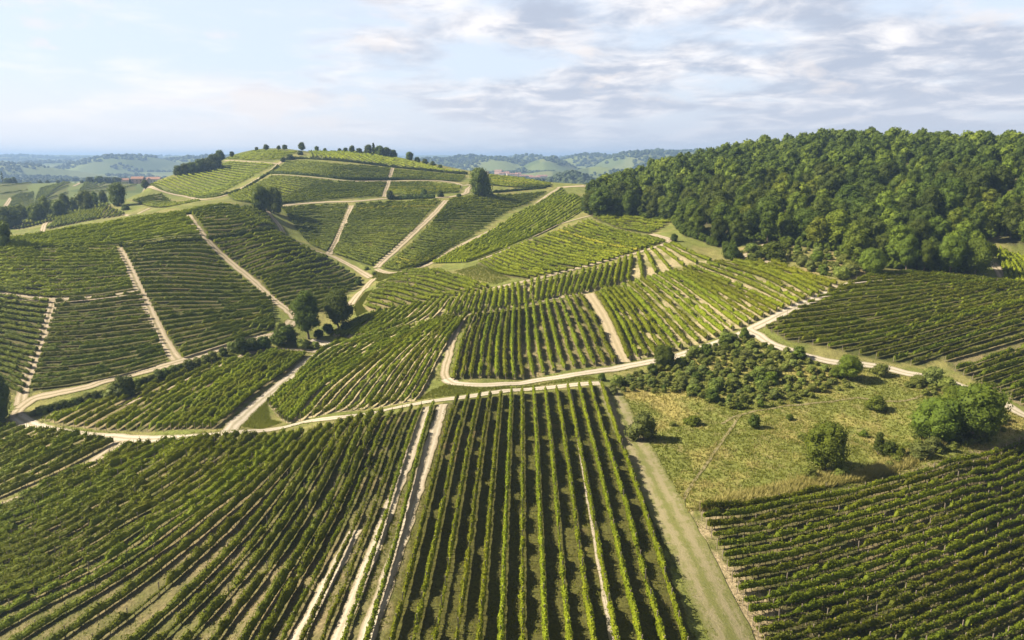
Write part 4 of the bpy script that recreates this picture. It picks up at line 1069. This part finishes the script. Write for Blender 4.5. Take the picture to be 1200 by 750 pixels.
KINDS_W = [('oak0', .17), ('oak1', .17), ('oak2', .14), ('ash0', .11), ('ash1', .11), ('ash2', .08), ('pale0', .07), ('pale1', .05), ('tall0', .04), ('tall1', .03), ('cone0', .03)]
KW = {'oak': 'dark green round-crowned', 'ash': 'mid-green round-crowned', 'pale': 'pale yellow-green', 'tall': 'tall narrow-crowned', 'con': 'dark pointed'}
keys = [k_ for k_, _ in KINDS_W]; pr = np.array([w_ for _, w_ in KINDS_W]); pr /= pr.sum()
N_IND = 205
ind = set(vis[:N_IND])
rest = []
for (x, y) in cand:
    kd = keys[rs.choice(len(keys), p=pr)]
    r_ = math.hypot(x, y)
    if r_ < 300 and rs.rand() < .35: kd = ('pale0', 'pale1', 'ash1')[rs.randint(3)]
    h = rs.uniform(7.8, 15.0) * (1.12 if kd.startswith('tall') else 1.0); wd = rs.uniform(.78, 1.18) * (12 / h) ** .35
    if (x, y) in ind:
        zone = 'at the front edge of the wood' if r_ < 300 else ('on the lower slope of the wood' if r_ < 350 else 'on the middle slope of the wood')
        plant(kd, x, y, h, wd, KW[kd.rstrip('012')[:4] if not kd.startswith('con') else 'con'] + ' tree ' + zone + ' on the right hill', 'tree', 'trees of the hillside wood')
    else: rest.append((x, y, h, wd, kd))

LITE = {}
for k_, mt in (('d', 'tree_dark'), ('m', 'tree_mid'), ('l', 'tree_light')):
    LITE[k_] = [join(crown_geo(200 + q + ord(k_), 12.0, 9.0, 3.0, 11, 700, 1.0, 'round')[0]) for q in range(3)]
buf = {'d': [], 'm': [], 'l': []}
for (x, y, h, wd, kd) in rest:
    k_ = 'l' if kd.startswith('pale') else ('m' if kd.startswith(('ash', 'tall')) else 'd')
    V, F = LITE[k_][rs.randint(3)]
    a = rs.rand() * 6.28; s = h / 12.0; ca, sa = math.cos(a), math.sin(a)
    W_ = np.stack([(V[:, 0] * ca - V[:, 1] * sa) * s * wd + x, (V[:, 0] * sa + V[:, 1] * ca) * s * wd + y, V[:, 2] * s + float(hgt(x, y))], 1)
    buf[k_].append((W_, F))
Vm, Fm, mi, n0 = [], {3: [], 4: []}, {3: [], 4: []}, 0
for q, k_ in enumerate('dml'):
    V, F = join(buf[k_]); Vm.append(V)
    for f in F:
        Fm[f.shape[1]].append(f + n0); mi[f.shape[1]].append(np.full(len(f), q))
    n0 += len(V)
me = mesh('hillside_wood', np.vstack(Vm), [np.vstack(Fm[4]), np.vstack(Fm[3])])
for mt in ('tree_dark', 'tree_mid', 'tree_light'): me.materials.append(M[mt])
me.polygons.foreach_set('material_index', np.concatenate(mi[4] + mi[3]).astype(np.int32))
tag(obj('hillside_wood', me), 'dense broadleaf wood covering the upper right hill', kind='stuff')

# undergrowth along the front edge of the wood
wb = WOOD[:len(WOODPX)]
edge = spline(wb, 700)
ub = []
for x, y in edge:
    for _ in range(2):
        q = np.array([x, y]) + np.array([rs.uniform(-5, 5), rs.uniform(1, 16)])
        if inside(q[:1], q[1:], WOOD)[0] and math.degrees(math.atan2(q[0], q[1])) < 40:
            V, F = LITE['dm'[rs.randint(2)]][rs.randint(3)]
            sc_ = rs.uniform(.16, .34); a_ = rs.rand() * 6.28; ca, sa = math.cos(a_), math.sin(a_)
            W_ = np.stack([(V[::1, 0] * ca - V[:, 1] * sa) * sc_ + q[0], (V[:, 0] * sa + V[:, 1] * ca) * sc_ + q[1], (V[:, 2] - 2.6) * sc_ + float(hgt(q[0], q[1]))], 1)
            ub.append((W_, F))
V, F = join(ub)
tag(obj('undergrowth', mesh('undergrowth', V, F, M['tree_mid'])), 'tangled green undergrowth along the front edge of the wood', kind='stuff')

# ------------------------------------------------------------------ bushes
def scatter(poly_px, dist, seed_):
    P = hits(poly_px); r2 = np.random.RandomState(seed_); got = []
    lo, hi = P.min(0), P.max(0)
    for _ in range(4000):
        q = lo + (hi - lo) * r2.rand(2)
        if inside(np.array([q[0]]), np.array([q[1]]), P)[0] and all((q[0] - u) ** 2 + (q[1] - v) ** 2 > dist ** 2 for u, v in got): got.append(tuple(q))
    return got
r2 = np.random.RandomState(12)
def bush(kd, x, y, h, wd, lab, grp=None): return plant(kd, x, y, h, wd, lab, 'bush', grp, 'bush')
tone = {'bush': 'grey-green', 'olive': 'dull olive', 'green': 'mid-green', 'dark': 'dark green', 'lime': 'bright green'}
for (x, y) in scatter([(722, 452), (738, 440), (768, 432), (800, 424), (842, 405), (872, 398), (905, 410), (950, 424), (985, 440), (960, 462), (905, 474), (868, 482), (830, 472), (795, 457), (755, 458)], 2.9, 5):
    kd = ('bush0', 'bush1', 'bush2', 'olive0', 'olive1', 'green0', 'dark0')[r2.randint(7)]
    big = r2.rand() ** 2
    bush(kd, x, y, 1.3 + 2.0 * big, .95 + .3 * r2.rand(), ('larger ' if big > .3 else 'low ') + tone[kd.rstrip('012')] + ' bush in the dense scrub patch beside the road bend', 'scrub patch bushes')
SCRUBPX = [(716, 456), (738, 440), (768, 432), (800, 424), (842, 405), (872, 397), (910, 408), (950, 424), (990, 441), (1010, 446), (985, 460), (940, 470), (905, 477), (868, 484), (830, 474), (795, 460), (755, 461), (735, 462)]
ub = []
for (x, y) in scatter(SCRUBPX, 2.2, 9) + scatter([(1060, 452), (1085, 450), (1112, 452), (1165, 478), (1185, 500), (1160, 520), (1110, 532), (1070, 540), (1040, 548), (1060, 525), (1080, 500), (1100, 470)], 2.0, 10) + scatter([(850, 300), (882, 290), (930, 292), (985, 298), (1005, 318), (985, 328), (940, 314), (896, 305)], 3.0, 11):
    V, F = LITE['ddm'[r2.randint(3)]][r2.randint(3)]
    sc_ = r2.uniform(.09, .19); a_ = r2.rand() * 6.28; ca, sa = math.cos(a_), math.sin(a_)
    ub.append((np.stack([(V[:, 0] * ca - V[:, 1] * sa) * sc_ * 1.3 + x, (V[:, 0] * sa + V[:, 1] * ca) * sc_ * 1.3 + y, (V[:, 2] - 3.2) * sc_ + float(hgt(x, y))], 1), F))
V, F = join(ub)
tag(obj('low_scrub', mesh('low_scrub', V, F, M['bush'])), 'low tangled scrub filling in between the meadow and clearing bushes', kind='stuff')
for (x, y) in scatter([(852, 299), (882, 292), (930, 292), (985, 300), (1003, 316), (985, 330), (940, 316), (896, 306), (865, 306)], 4.6, 6):
    kd = ('bush0', 'bush1', 'bush2', 'olive0', 'green0')[r2.randint(5)]
    bush(kd, x, y, 1.6 + 2.4 * r2.rand(), 1.0 + .3 * r2.rand(), tone[kd.rstrip('012')] + ' bush on the tan clearing below the wood', 'clearing bushes')
for i, (px, py) in enumerate([(40, 488), (47, 485), (53, 484), (60, 482), (67, 480), (74, 478), (81, 476), (88, 474), (95, 472), (103, 469), (111, 467), (119, 465), (163, 453), (170, 451), (178, 448), (186, 445), (194, 442), (203, 440), (212, 436), (221, 433), (231, 430), (241, 425), (250, 421), (262, 417), (272, 412)]):
    x, y, h = at_px(px, py, 9 if i < 12 else 11)
    bush(('olive0', 'bush1', 'bush0', 'dark0', 'olive1')[i % 5], x, y, h * r2.uniform(.8, 1.15), 1.0, ordinal(i) + ' bush from the left along the strip above the triangular block', 'strip bushes')
SINGLE = [
    ('dark0', 147, 465, 25, 1.1, 'big dark rounded bush midway along the shrub strip'), ('olive0', 134, 466, 17, 1.1, 'grey-green bush left of the big one in the shrub strip'),
    ('dark0', 283, 415, 20, .8, 'upright dark bush at the end of the shrub strip'), ('dark0', 296, 411, 15, 1.2, 'long dark bush by the upright one at the strip end'), ('dark0', 309, 409, 15, 1.2, 'dark bush nearest the dirt track fork'),
    ('green0', 328, 404, 17, 1.1, 'leafy bush beside the track fork'), ('green0', 337, 399, 18, 1.0, 'leafy bush left of the tall pair of trees'), ('bush0', 330, 389, 12, 1.0, 'small bush under the end of the slope rows'),
    ('bush1', 354, 408, 11, 1.1, 'grey-green bush on the grass island below the tall trees'), ('bush2', 370, 408, 8, 1.0, 'low bush beside the island road'), ('dark0', 374, 396, 10, 1.2, 'dark bush at the foot of the tall pair'), ('dark0', 384, 390, 11, 1.2, 'dark bush between the tall pair of trees'),
    ('dark0', 405, 389, 12, 1.1, 'dark bush right of the rounded tree of the pair'),
    ('olive0', 753, 516, 32, 1.0, 'round grey-green bush alone beside the grassy track'), ('lime0', 812, 498, 11, 1.5, 'low bright green bush in the middle of the meadow'),
    ('dark0', 884, 501, 16, .9, 'small dark bush with a shadow on the upper meadow'), ('green0', 1026, 481, 17, 1.3, 'dark green bush on the bare right meadow'), ('bush0', 788, 499, 5, 1.5, 'tiny tussock bush left of the low bright bush'),
    ('lime0', 1052, 537, 16, .9, 'bright yellow-green bush beside the dry brush'), ('dark0', 1041, 536, 20, .9, 'dark bush behind the bright yellow one'), ('olive1', 1078, 536, 16, 1.5, 'greyish dry bush right of the bright yellow one'), ('olive0', 1093, 528, 16, 1.3, 'greyish brush under the clump by the right road'),
    ('bush0', 1031, 440, 14, 1.2, 'bush beside the road right of the round dark tree'), ('olive1', 1092, 452, 22, 1.1, 'feathery grey bush at the road junction by the meadow'), ('bush0', 1076, 452, 12, 1.5, 'low bush left of the feathery grey one'), ('bush1', 1108, 455, 14, 1.3, 'bush between the feathery one and the clump'),
    ('olive0', 719, 462, 8, 1.3, 'pale bush at the top of the grassy track'), ('green0', 705, 446, 9, 1.0, 'small bush on the verge between the two white roads'), ('green0', 872, 396, 12, .9, 'small bush in the road fork'), ('bush0', 852, 403, 14, 1.2, 'bush on the roadside below the fork'),
    ('dark0', 858, 305, 18, .8, 'dark upright bush at the top of the shoulder rows'), ('dark0', 852, 303, 16, .8, 'dark bush left of the upright one above the shoulder'), ('green0', 905, 303, 19, 1.5, 'big spreading bush by the clearing track'), ('dark0', 888, 305, 10, 1.2, 'dark bush at the foot of the big spreading one'),
    ('dark0', 790, 283, 9, 1.0, 'bush at the wood corner above the headland track'), ('olive0', 995, 322, 12, 1.6, 'grey brush pile beside the road junction'), ('green0', 964, 321, 11, 1.0, 'rounded dark green bush on the clearing roadside'),
    ('dark0', 574, 231, 7, 1.4, 'dark bush at the foot of the lone road bend tree'), ('dark0', 538, 231, 4, 1.6, 'low dark bush left of the lone road bend tree'),
    ('green0', 147, 246, 6, 1.4, 'small green bush beside the far vineyard tree'), ('dark0', 54, 259.5, 4, 1.1, 'tiny dark bush on the far vineyard path'),
    ('bush0', 430, 316, 4, 1.3, 'small bush at the valley track junction'), ('bush1', 438, 322, 4, 1.0, 'tiny bush on the grass by the valley junction'), ('dark0', 420, 334, 7, 1.3, 'dark bush at the end of the hollow rows'),
    ('dark0', 352, 181.5, 5, 1.5, 'dark thicket bush below the hilltop path'), ('dark0', 340, 187, 6, 1.6, 'dark thicket bush on the bank below the hilltop'), ('dark0', 332, 189.5, 5, 1.5, 'lower dark thicket bush on the hilltop bank'),
    ('lime0', 683, 246, 8, 1.3, 'bright bush where the green strip meets the wood'), ('lime0', 688, 241, 9, 1.2, 'second bright bush at the wood end of the strip'), ('green0', 925, 492, 7, 1.2, 'small bush on the meadow slope above the leafy tree'),
    ('green0', 1012, 512, 8, 1.2, 'low bush left of the small pointed meadow tree'), ('bush2', 940, 516, 9, 1.3, 'bush left of the leafy meadow tree'), ('bush1', 985, 558, 12, 1.3, 'bush at the right foot of the leafy meadow tree'), ('bush0', 948, 560, 14, 1.2, 'bush at the left foot of the leafy meadow tree'),
]
for kd, px, py, hp, wd, lab in SINGLE:
    x, y, h = at_px(px, py, hp)
    bush(kd, x, y, h, wd, lab)

# ------------------------------------------------------------------ hedges and brushy banks
def hedge(line, w, h, leaf, lab, mat='tree_dark'):
    P0 = hits(line); ln = np.linalg.norm(np.diff(P0, axis=0), axis=1).sum()
    P = spline(P0, max(6, int(ln / 2)))
    d = np.hypot(P[:, 0], P[:, 1]).mean()
    V, F = vine_row(P, 1.0, 14 if d > 280 else 40, leaf, w, h, 500 + int(line[0][0]), .05)
    o3 = np.array([P[0][0], P[0][1], float(hgt(*P[0]))])
    tag(obj('hedge', mesh('hedge', V - o3, F, M[mat])), lab, 'hedge').location = o3
hedge([(318, 203.8), (345, 204.5), (369, 206.5), (407, 210.5), (455, 211), (508, 210.5), (535, 212.5)], .9, 2.2, .8, 'dark hedge along the upper terrace ledge')
hedge([(335, 187.5), (350, 186.5), (380, 187.5), (410, 190), (460, 196), (548, 204.5)], .9, 2.0, .8, 'dark hedge under the hilltop vine rows')
hedge([(458, 234), (470, 233.8), (488, 233.2), (510, 232.5)], 1.3, 3.0, .7, 'dark hedge along the lower side of the upper hill road')
hedge([(403, 270), (425, 269.3), (450, 269), (484, 270.2)], .7, 1.6, .6, 'thin dark hedge across the middle of the bowl vineyard', 'dark')
hedge([(500, 268), (530, 272), (555, 273.5)], .7, 1.6, .6, 'thin dark hedge across the right bowl vineyard', 'dark')
hedge([(140, 288.5), (180, 287), (210, 283.5), (236, 280)], .8, 1.8, .6, 'dark hedge on the bank left of the slope track')
hedge([(243, 280), (262, 278.5), (285, 275.5), (322, 271)], .8, 1.8, .6, 'dark hedge on the bank right of the slope track')
hedge([(326, 194.5), (315, 203.5), (300, 213), (282, 223.3), (262, 229.0), (240, 232.0), (215, 228.5), (190, 223.0), (176, 217.5)], .6, 1.6, .7, 'low hedge edging the high hill track', 'dark')
hedge([(216, 251.5), (240, 248.5), (265, 245.8), (290, 243.8)], .8, 1.7, .6, 'dark hedge on the crest above the knoll field')
hedge([(572, 217), (610, 219.5), (645, 219)], .8, 1.8, .7, 'dark hedge behind the lone road bend tree')
hedge([(562, 226.5), (600, 224), (640, 220.5)], .7, 1.6, .7, 'low dark hedge right of the lone road bend tree')

# ------------------------------------------------------------------ grass standing on meadow, verges and islands
def tufts(P2, hgt_m, blades, spread):
    n = len(P2); z = hgt(P2[:, 0], P2[:, 1])
    parts = []
    for b_ in range(blades):
        a = RNG.rand(n) * 6.283; o = np.stack([np.cos(a), np.sin(a)], 1)
        base = P2 + o * (RNG.rand(n, 1) * spread * .5)
        hh = hgt_m * (.6 + .8 * RNG.rand(n)); tip = base + o * (hh * (.2 + .6 * RNG.rand(n)))[:, None]
        side = np.stack([-o[:, 1], o[:, 0]], 1) * (.05 + .06 * RNG.rand(n, 1))
        V = np.empty((n, 3, 3))
        V[:, 0, :2] = base - side; V[:, 1, :2] = base + side; V[:, 2, :2] = tip
        V[:, 0, 2] = z - .02; V[:, 1, 2] = z - .02; V[:, 2, 2] = z + hh
        parts.append((V.reshape(-1, 3), np.arange(3 * n).reshape(n, 3)))
    return join(parts)

def fill(poly, n, seed_):
    r3 = np.random.RandomState(seed_); lo, hi = poly.min(0), poly.max(0)
    q = lo + (hi - lo) * r3.rand(n * 3, 2)
    return q[inside(q[:, 0], q[:, 1], poly)][:n]

def off_roads(q, m_=.3):
    ok = np.ones(len(q), bool)
    for P, w in ROADLINES:
        lo, hi = P.min(0) - w, P.max(0) + w
        s = np.where((q[:, 0] > lo[0]) & (q[:, 0] < hi[0]) & (q[:, 1] > lo[1]) & (q[:, 1] < hi[1]))[0]
        if not len(s): continue
        Q = P[::3]
        for k0 in range(0, len(s), 4000):
            ss = s[k0:k0 + 4000]
            d2 = ((q[ss][:, None] - Q[None]) ** 2).sum(-1).min(1)
            ok[ss[d2 < (w / 2 - m_) ** 2]] = False
    return q[ok]
q = off_roads(fill(MEADOW, 20000, 21))
gm = fbm(q[:, 0] / 9, q[:, 1] / 9, 41, 4) * .5 + fbm(q[:, 0] / 60, q[:, 1] / 60, 53, 3) * .5
gr = sstep(.36, .56, gm) > RNG.rand(len(q))
V, F = tufts(q[~gr], .34, 4, .6); tag(obj('dry_grass', mesh('dry_grass', V, F, M['straw'])), 'straw-coloured dry grass over the meadow', kind='stuff')
V, F = tufts(q[gr], .30, 4, .6)
parts = [(V, F)]
isl = [[(372, 408), (350, 415), (330, 409), (325, 405), (345, 398), (365, 400)], [(284, 500), (298, 480), (312, 468), (316, 492), (330, 495), (305, 503)], [(487, 470), (505, 458), (522, 450), (560, 455), (600, 454), (640, 449), (690, 441), (702, 445), (640, 451), (580, 457), (530, 464)], [(415, 360), (428, 343), (436, 340), (424, 358), (430, 365), (418, 371)], [(388, 403), (400, 393), (410, 390), (404, 398), (392, 404)], [(440, 318), (480, 319), (445, 330), (436, 326)], [(532, 318), (560, 310), (600, 328), (580, 334), (560, 328)]]
for i, pp in enumerate(isl):
    q = off_roads(fill(hits(pp), 2500, 30 + i)); 
    if len(q): parts.append(tufts(q, .30, 4, .5))
for pp in ([(30, 486), (150, 450), (290, 405), (300, 412), (262, 424), (200, 448), (130, 470), (60, 492)],):
    q = off_roads(fill(hits(pp), 5000, 50)); parts.append(tufts(q, .35, 4, .5))
for P, w in ROADLINES:
    if np.median(np.hypot(P[:, 0], P[:, 1])) > 260: continue
    n_ = int(len(P) * .5 * 7); i_ = RNG.randint(0, len(P) - 1, n_)
    D = P[np.minimum(i_ + 1, len(P) - 1)] - P[np.maximum(i_ - 1, 0)]; D /= np.maximum(np.linalg.norm(D, axis=1, keepdims=True), 1e-9)
    o_ = (w / 2 - .25 + 1.3 * RNG.rand(n_) ** 1.5) * RNG.choice([-1, 1], n_)
    if w > 6: o_ = RNG.choice([-2.6, 0, 2.6, 3.2, -3.2], n_) + .8 * (RNG.rand(n_) - .5)
    q = P[i_] + np.stack([D[:, 1], -D[:, 0]], 1) * o_[:, None] + (RNG.rand(n_, 2) - .5) * .3
    k_ = fbm(q[:, 0] / 5, q[:, 1] / 5, 151, 3) > .40
    parts.append(tufts(q[k_], .20, 4, .6))
V, F = join(parts); tag(obj('green_grass', mesh('green_grass', V, F, M['grass'])), 'short green grass on verges and between the meadow bushes', kind='stuff')
# dry brush along the lower edge of the meadow
q = np.vstack([fill(hits([(812, 598), (850, 582), (900, 572), (950, 558), (1000, 556), (1050, 536), (1075, 520), (1110, 520), (1080, 542), (1020, 562), (960, 574), (890, 588), (830, 600)]), 5000, 60)])
V, F = tufts(q, .95, 6, .9); tag(obj('dry_brush', mesh('dry_brush', V, F, M['straw'])), 'tall tan dry brush along the lower edge of the meadow', kind='stuff')
# weeds between the rows in front
parts = []
for key, n_ in (('central', 5200), ('fan', 9000), ('right_fore', 5000), ('hollow', 3000), ('middle', 2500), ('shoulder', 3000), ('right_slope', 2000)):
    q = fill(POLYS[key], n_, 70 + n_ % 7); q = off_roads(q, -.1)
    k_ = fbm(q[:, 0] / 6, q[:, 1] / 6, 81, 3) > .42
    parts.append(tufts(q[k_], .22, 4, .7))
V, F = join(parts); tag(obj('weeds', mesh('weeds', V, F, M['grass'])), 'low weeds growing between the front vine rows', kind='stuff')

# ------------------------------------------------------------------ far country: woods, farmhouses
q = []
r4 = np.random.RandomState(77)
n_try = 220000
rr = np.exp(r4.uniform(math.log(1180), math.log(7500), n_try)); aa = np.radians(r4.uniform(-40, 40, n_try))
x, y = rr * np.sin(aa), rr * np.cos(aa)
wood = fbm(x / 260, y / 200, 91, 4)
steep = np.abs(hgt(x + 12, y) - hgt(x - 12, y)) + np.abs(hgt(x, y + 12) - hgt(x, y - 12))
copse = np.zeros(n_try, bool)
for az, d, wx, wy in [(6.2, 1500, 110, 150), (3.0, 1380, 60, 120), (-3.2, 1750, 60, 120), (9, 1700, 130, 120), (12.2, 2150, 120, 120), (0.6, 2000, 70, 90), (3.2, 2900, 45, 80), (14, 3500, 120, 90), (-23, 3700, 240, 90), (-20, 4100, 300, 100), (-28, 3500, 120, 90), (11, 3000, 120, 80), (9.5, 3250, 130, 60), (10.3, 3150, 60, 120), (11.6, 3400, 150, 60), (8.4, 3300, 60, 90), (-5, 3300, 120, 90)]:
    a = math.radians(az); cx, cy = d * math.sin(a), d * math.cos(a)
    copse |= ((x - cx) / wx) ** 2 + ((y - cy) / wy) ** 2 < 1 - .5 * (wood - .45) * 4
keep = ((wood > .455) & (r4.rand(n_try) < .75)) | copse
keep &= ~((rr < 1350) & (aa < math.radians(-15)))
x, y, rr = x[keep], y[keep], rr[keep]
lim = 52000
x, y, rr = x[:lim], y[:lim], rr[:lim]
s = (3.6 + 3.6 * r4.rand(len(x)) ** 2) * np.clip(rr / 2500, 1, 2.0)
n = len(x); base = ICO1[0] if False else ICO0[0]
parts = []
B = ICO0
V = B[0][None] * (1 + .35 * (r4.rand(n, len(B[0]), 1) - .5)) * s[:, None, None] * np.array([1, 1, .85])
V[..., 0] += x[:, None]; V[..., 1] += y[:, None]; V[..., 2] += (hgt(x, y) + s * .55)[:, None]
F = (B[1][None] + (np.arange(n) * len(B[0]))[:, None, None]).reshape(-1, 3)
tag(obj('far_woodland', mesh('far_woodland', V.reshape(-1, 3), F, M['far_wood'], False)), 'dark woods and copses scattered over the hazy far hills', kind='stuff')

def house(x, y, L_, W_, H_, rz, wall, lab, grp=None):
    z = float(hgt(x, y))
    root = empty('farmhouse', (x, y, z), rz); tag(root, lab, 'house', grp)
    V, F = box(-L_ / 2, L_ / 2, -W_ / 2, W_ / 2, -3, H_)
    gv = np.array([(-L_ / 2, -W_ / 2, H_), (-L_ / 2, W_ / 2, H_), (-L_ / 2, 0, H_ + W_ * .28), (L_ / 2, -W_ / 2, H_), (L_ / 2, W_ / 2, H_), (L_ / 2, 0, H_ + W_ * .28)])
    V, F = join([(V, F), (gv, np.array([(0, 2, 1), (3, 4, 5)]))])
    obj('wall', mesh('wall', V, F, M[wall]), root)
    o = .5; e = H_ - .12; t = H_ + W_ * .28 + .12
    rv = np.array([(-L_ / 2 - o, -W_ / 2 - o, e), (L_ / 2 + o, -W_ / 2 - o, e), (L_ / 2 + o, 0, t), (-L_ / 2 - o, 0, t), (-L_ / 2 - o, W_ / 2 + o, e), (L_ / 2 + o, W_ / 2 + o, e)])
    rv = np.vstack([rv, rv + (0, 0, .3)])
    rf = np.array([(6, 7, 8, 9), (9, 8, 11, 10), (0, 3, 2, 1), (3, 4, 5, 2), (0, 1, 7, 6), (4, 10, 11, 5), (1, 2, 8, 7), (2, 5, 11, 8), (0, 6, 9, 3), (3, 9, 10, 4)])
    rf_o = obj('roof', mesh('roof', rv, rf, M['roof']), root)
    cv_, cf_ = box(-.5, .5, -.5, .5, 0, 2.0); ch = obj('chimney', mesh('chimney', cv_, cf_, M[wall]), rf_o); ch.location = (L_ * .25, W_ * .12, t - .9)
    if math.hypot(x, y) < 1500:
        nw = max(2, int(L_ / 4)); wv, wf = box(-.55, .55, -.06, .06, -.75, .75); wm = mesh('window', wv, wf, M['pane'])
        for fl in range(int(H_ // 3)):
            for k_ in range(nw):
                for sd in (-1, 1):
                    w = obj('window', wm, root); w.location = (-L_ / 2 + (k_ + .5) * L_ / nw, sd * (W_ / 2 + .04), 1.7 + 3 * fl)

def ridge_at(px, py, near, cap):
    x, y = hit(px, py, near); r0 = math.hypot(x, y)
    return (x, y) if r0 < cap else (x * cap / r0, y * cap / r0)
for px, py, L_, W_, H_, rz, wall, lab in [
    (161, 204, 15, 10, 7, .15, 'plaster', 'rose-coloured farmhouse with tiled roof, left one of the ridge hamlet'),
    (170, 203.5, 10, 9, 6, -.3, 'plaster', 'small rose farmhouse between the two long ones on the ridge'),
    (180, 203.5, 17, 10, 7, .05, 'pale_plaster', 'long pale farmhouse with tiled roof on the left ridge'),
    (187, 203.5, 8, 7, 4, .5, 'pale_plaster', 'low pale outbuilding right of the long ridge farmhouse'),
    (146, 203, 9, 8, 5, .3, 'pale_plaster', 'small pale farmhouse left of the rose ones on the ridge')]:
    x, y = ridge_at(px, py, 800.0, 1130.0); house(x, y, L_, W_, H_, rz, wall, lab)
r5 = np.random.RandomState(4)
for i in range(11):
    az = math.radians(-2.3 + 3.0 * i / 10 + .15 * r5.rand()); d = 2050 + 260 * r5.rand()
    house(d * math.sin(az), d * math.cos(az), r5.uniform(14, 26), 11, r5.uniform(6, 11), r5.uniform(-.6, .6), ('plaster', 'pale_plaster')[i % 2], 'tile-roofed house in the distant hill village, ' + ordinal(i) + ' from the left', 'distant village houses')
for i, (az, d) in enumerate([(1.2, 2150), (1.75, 2120), (2.3, 2160)]):
    a = math.radians(az); house(d * math.sin(a), d * math.cos(a), 30, 12, 6, .1 * i, 'pale_plaster', 'long pale barn on the distant slope, ' + ordinal(i) + ' from the village', 'distant barns')
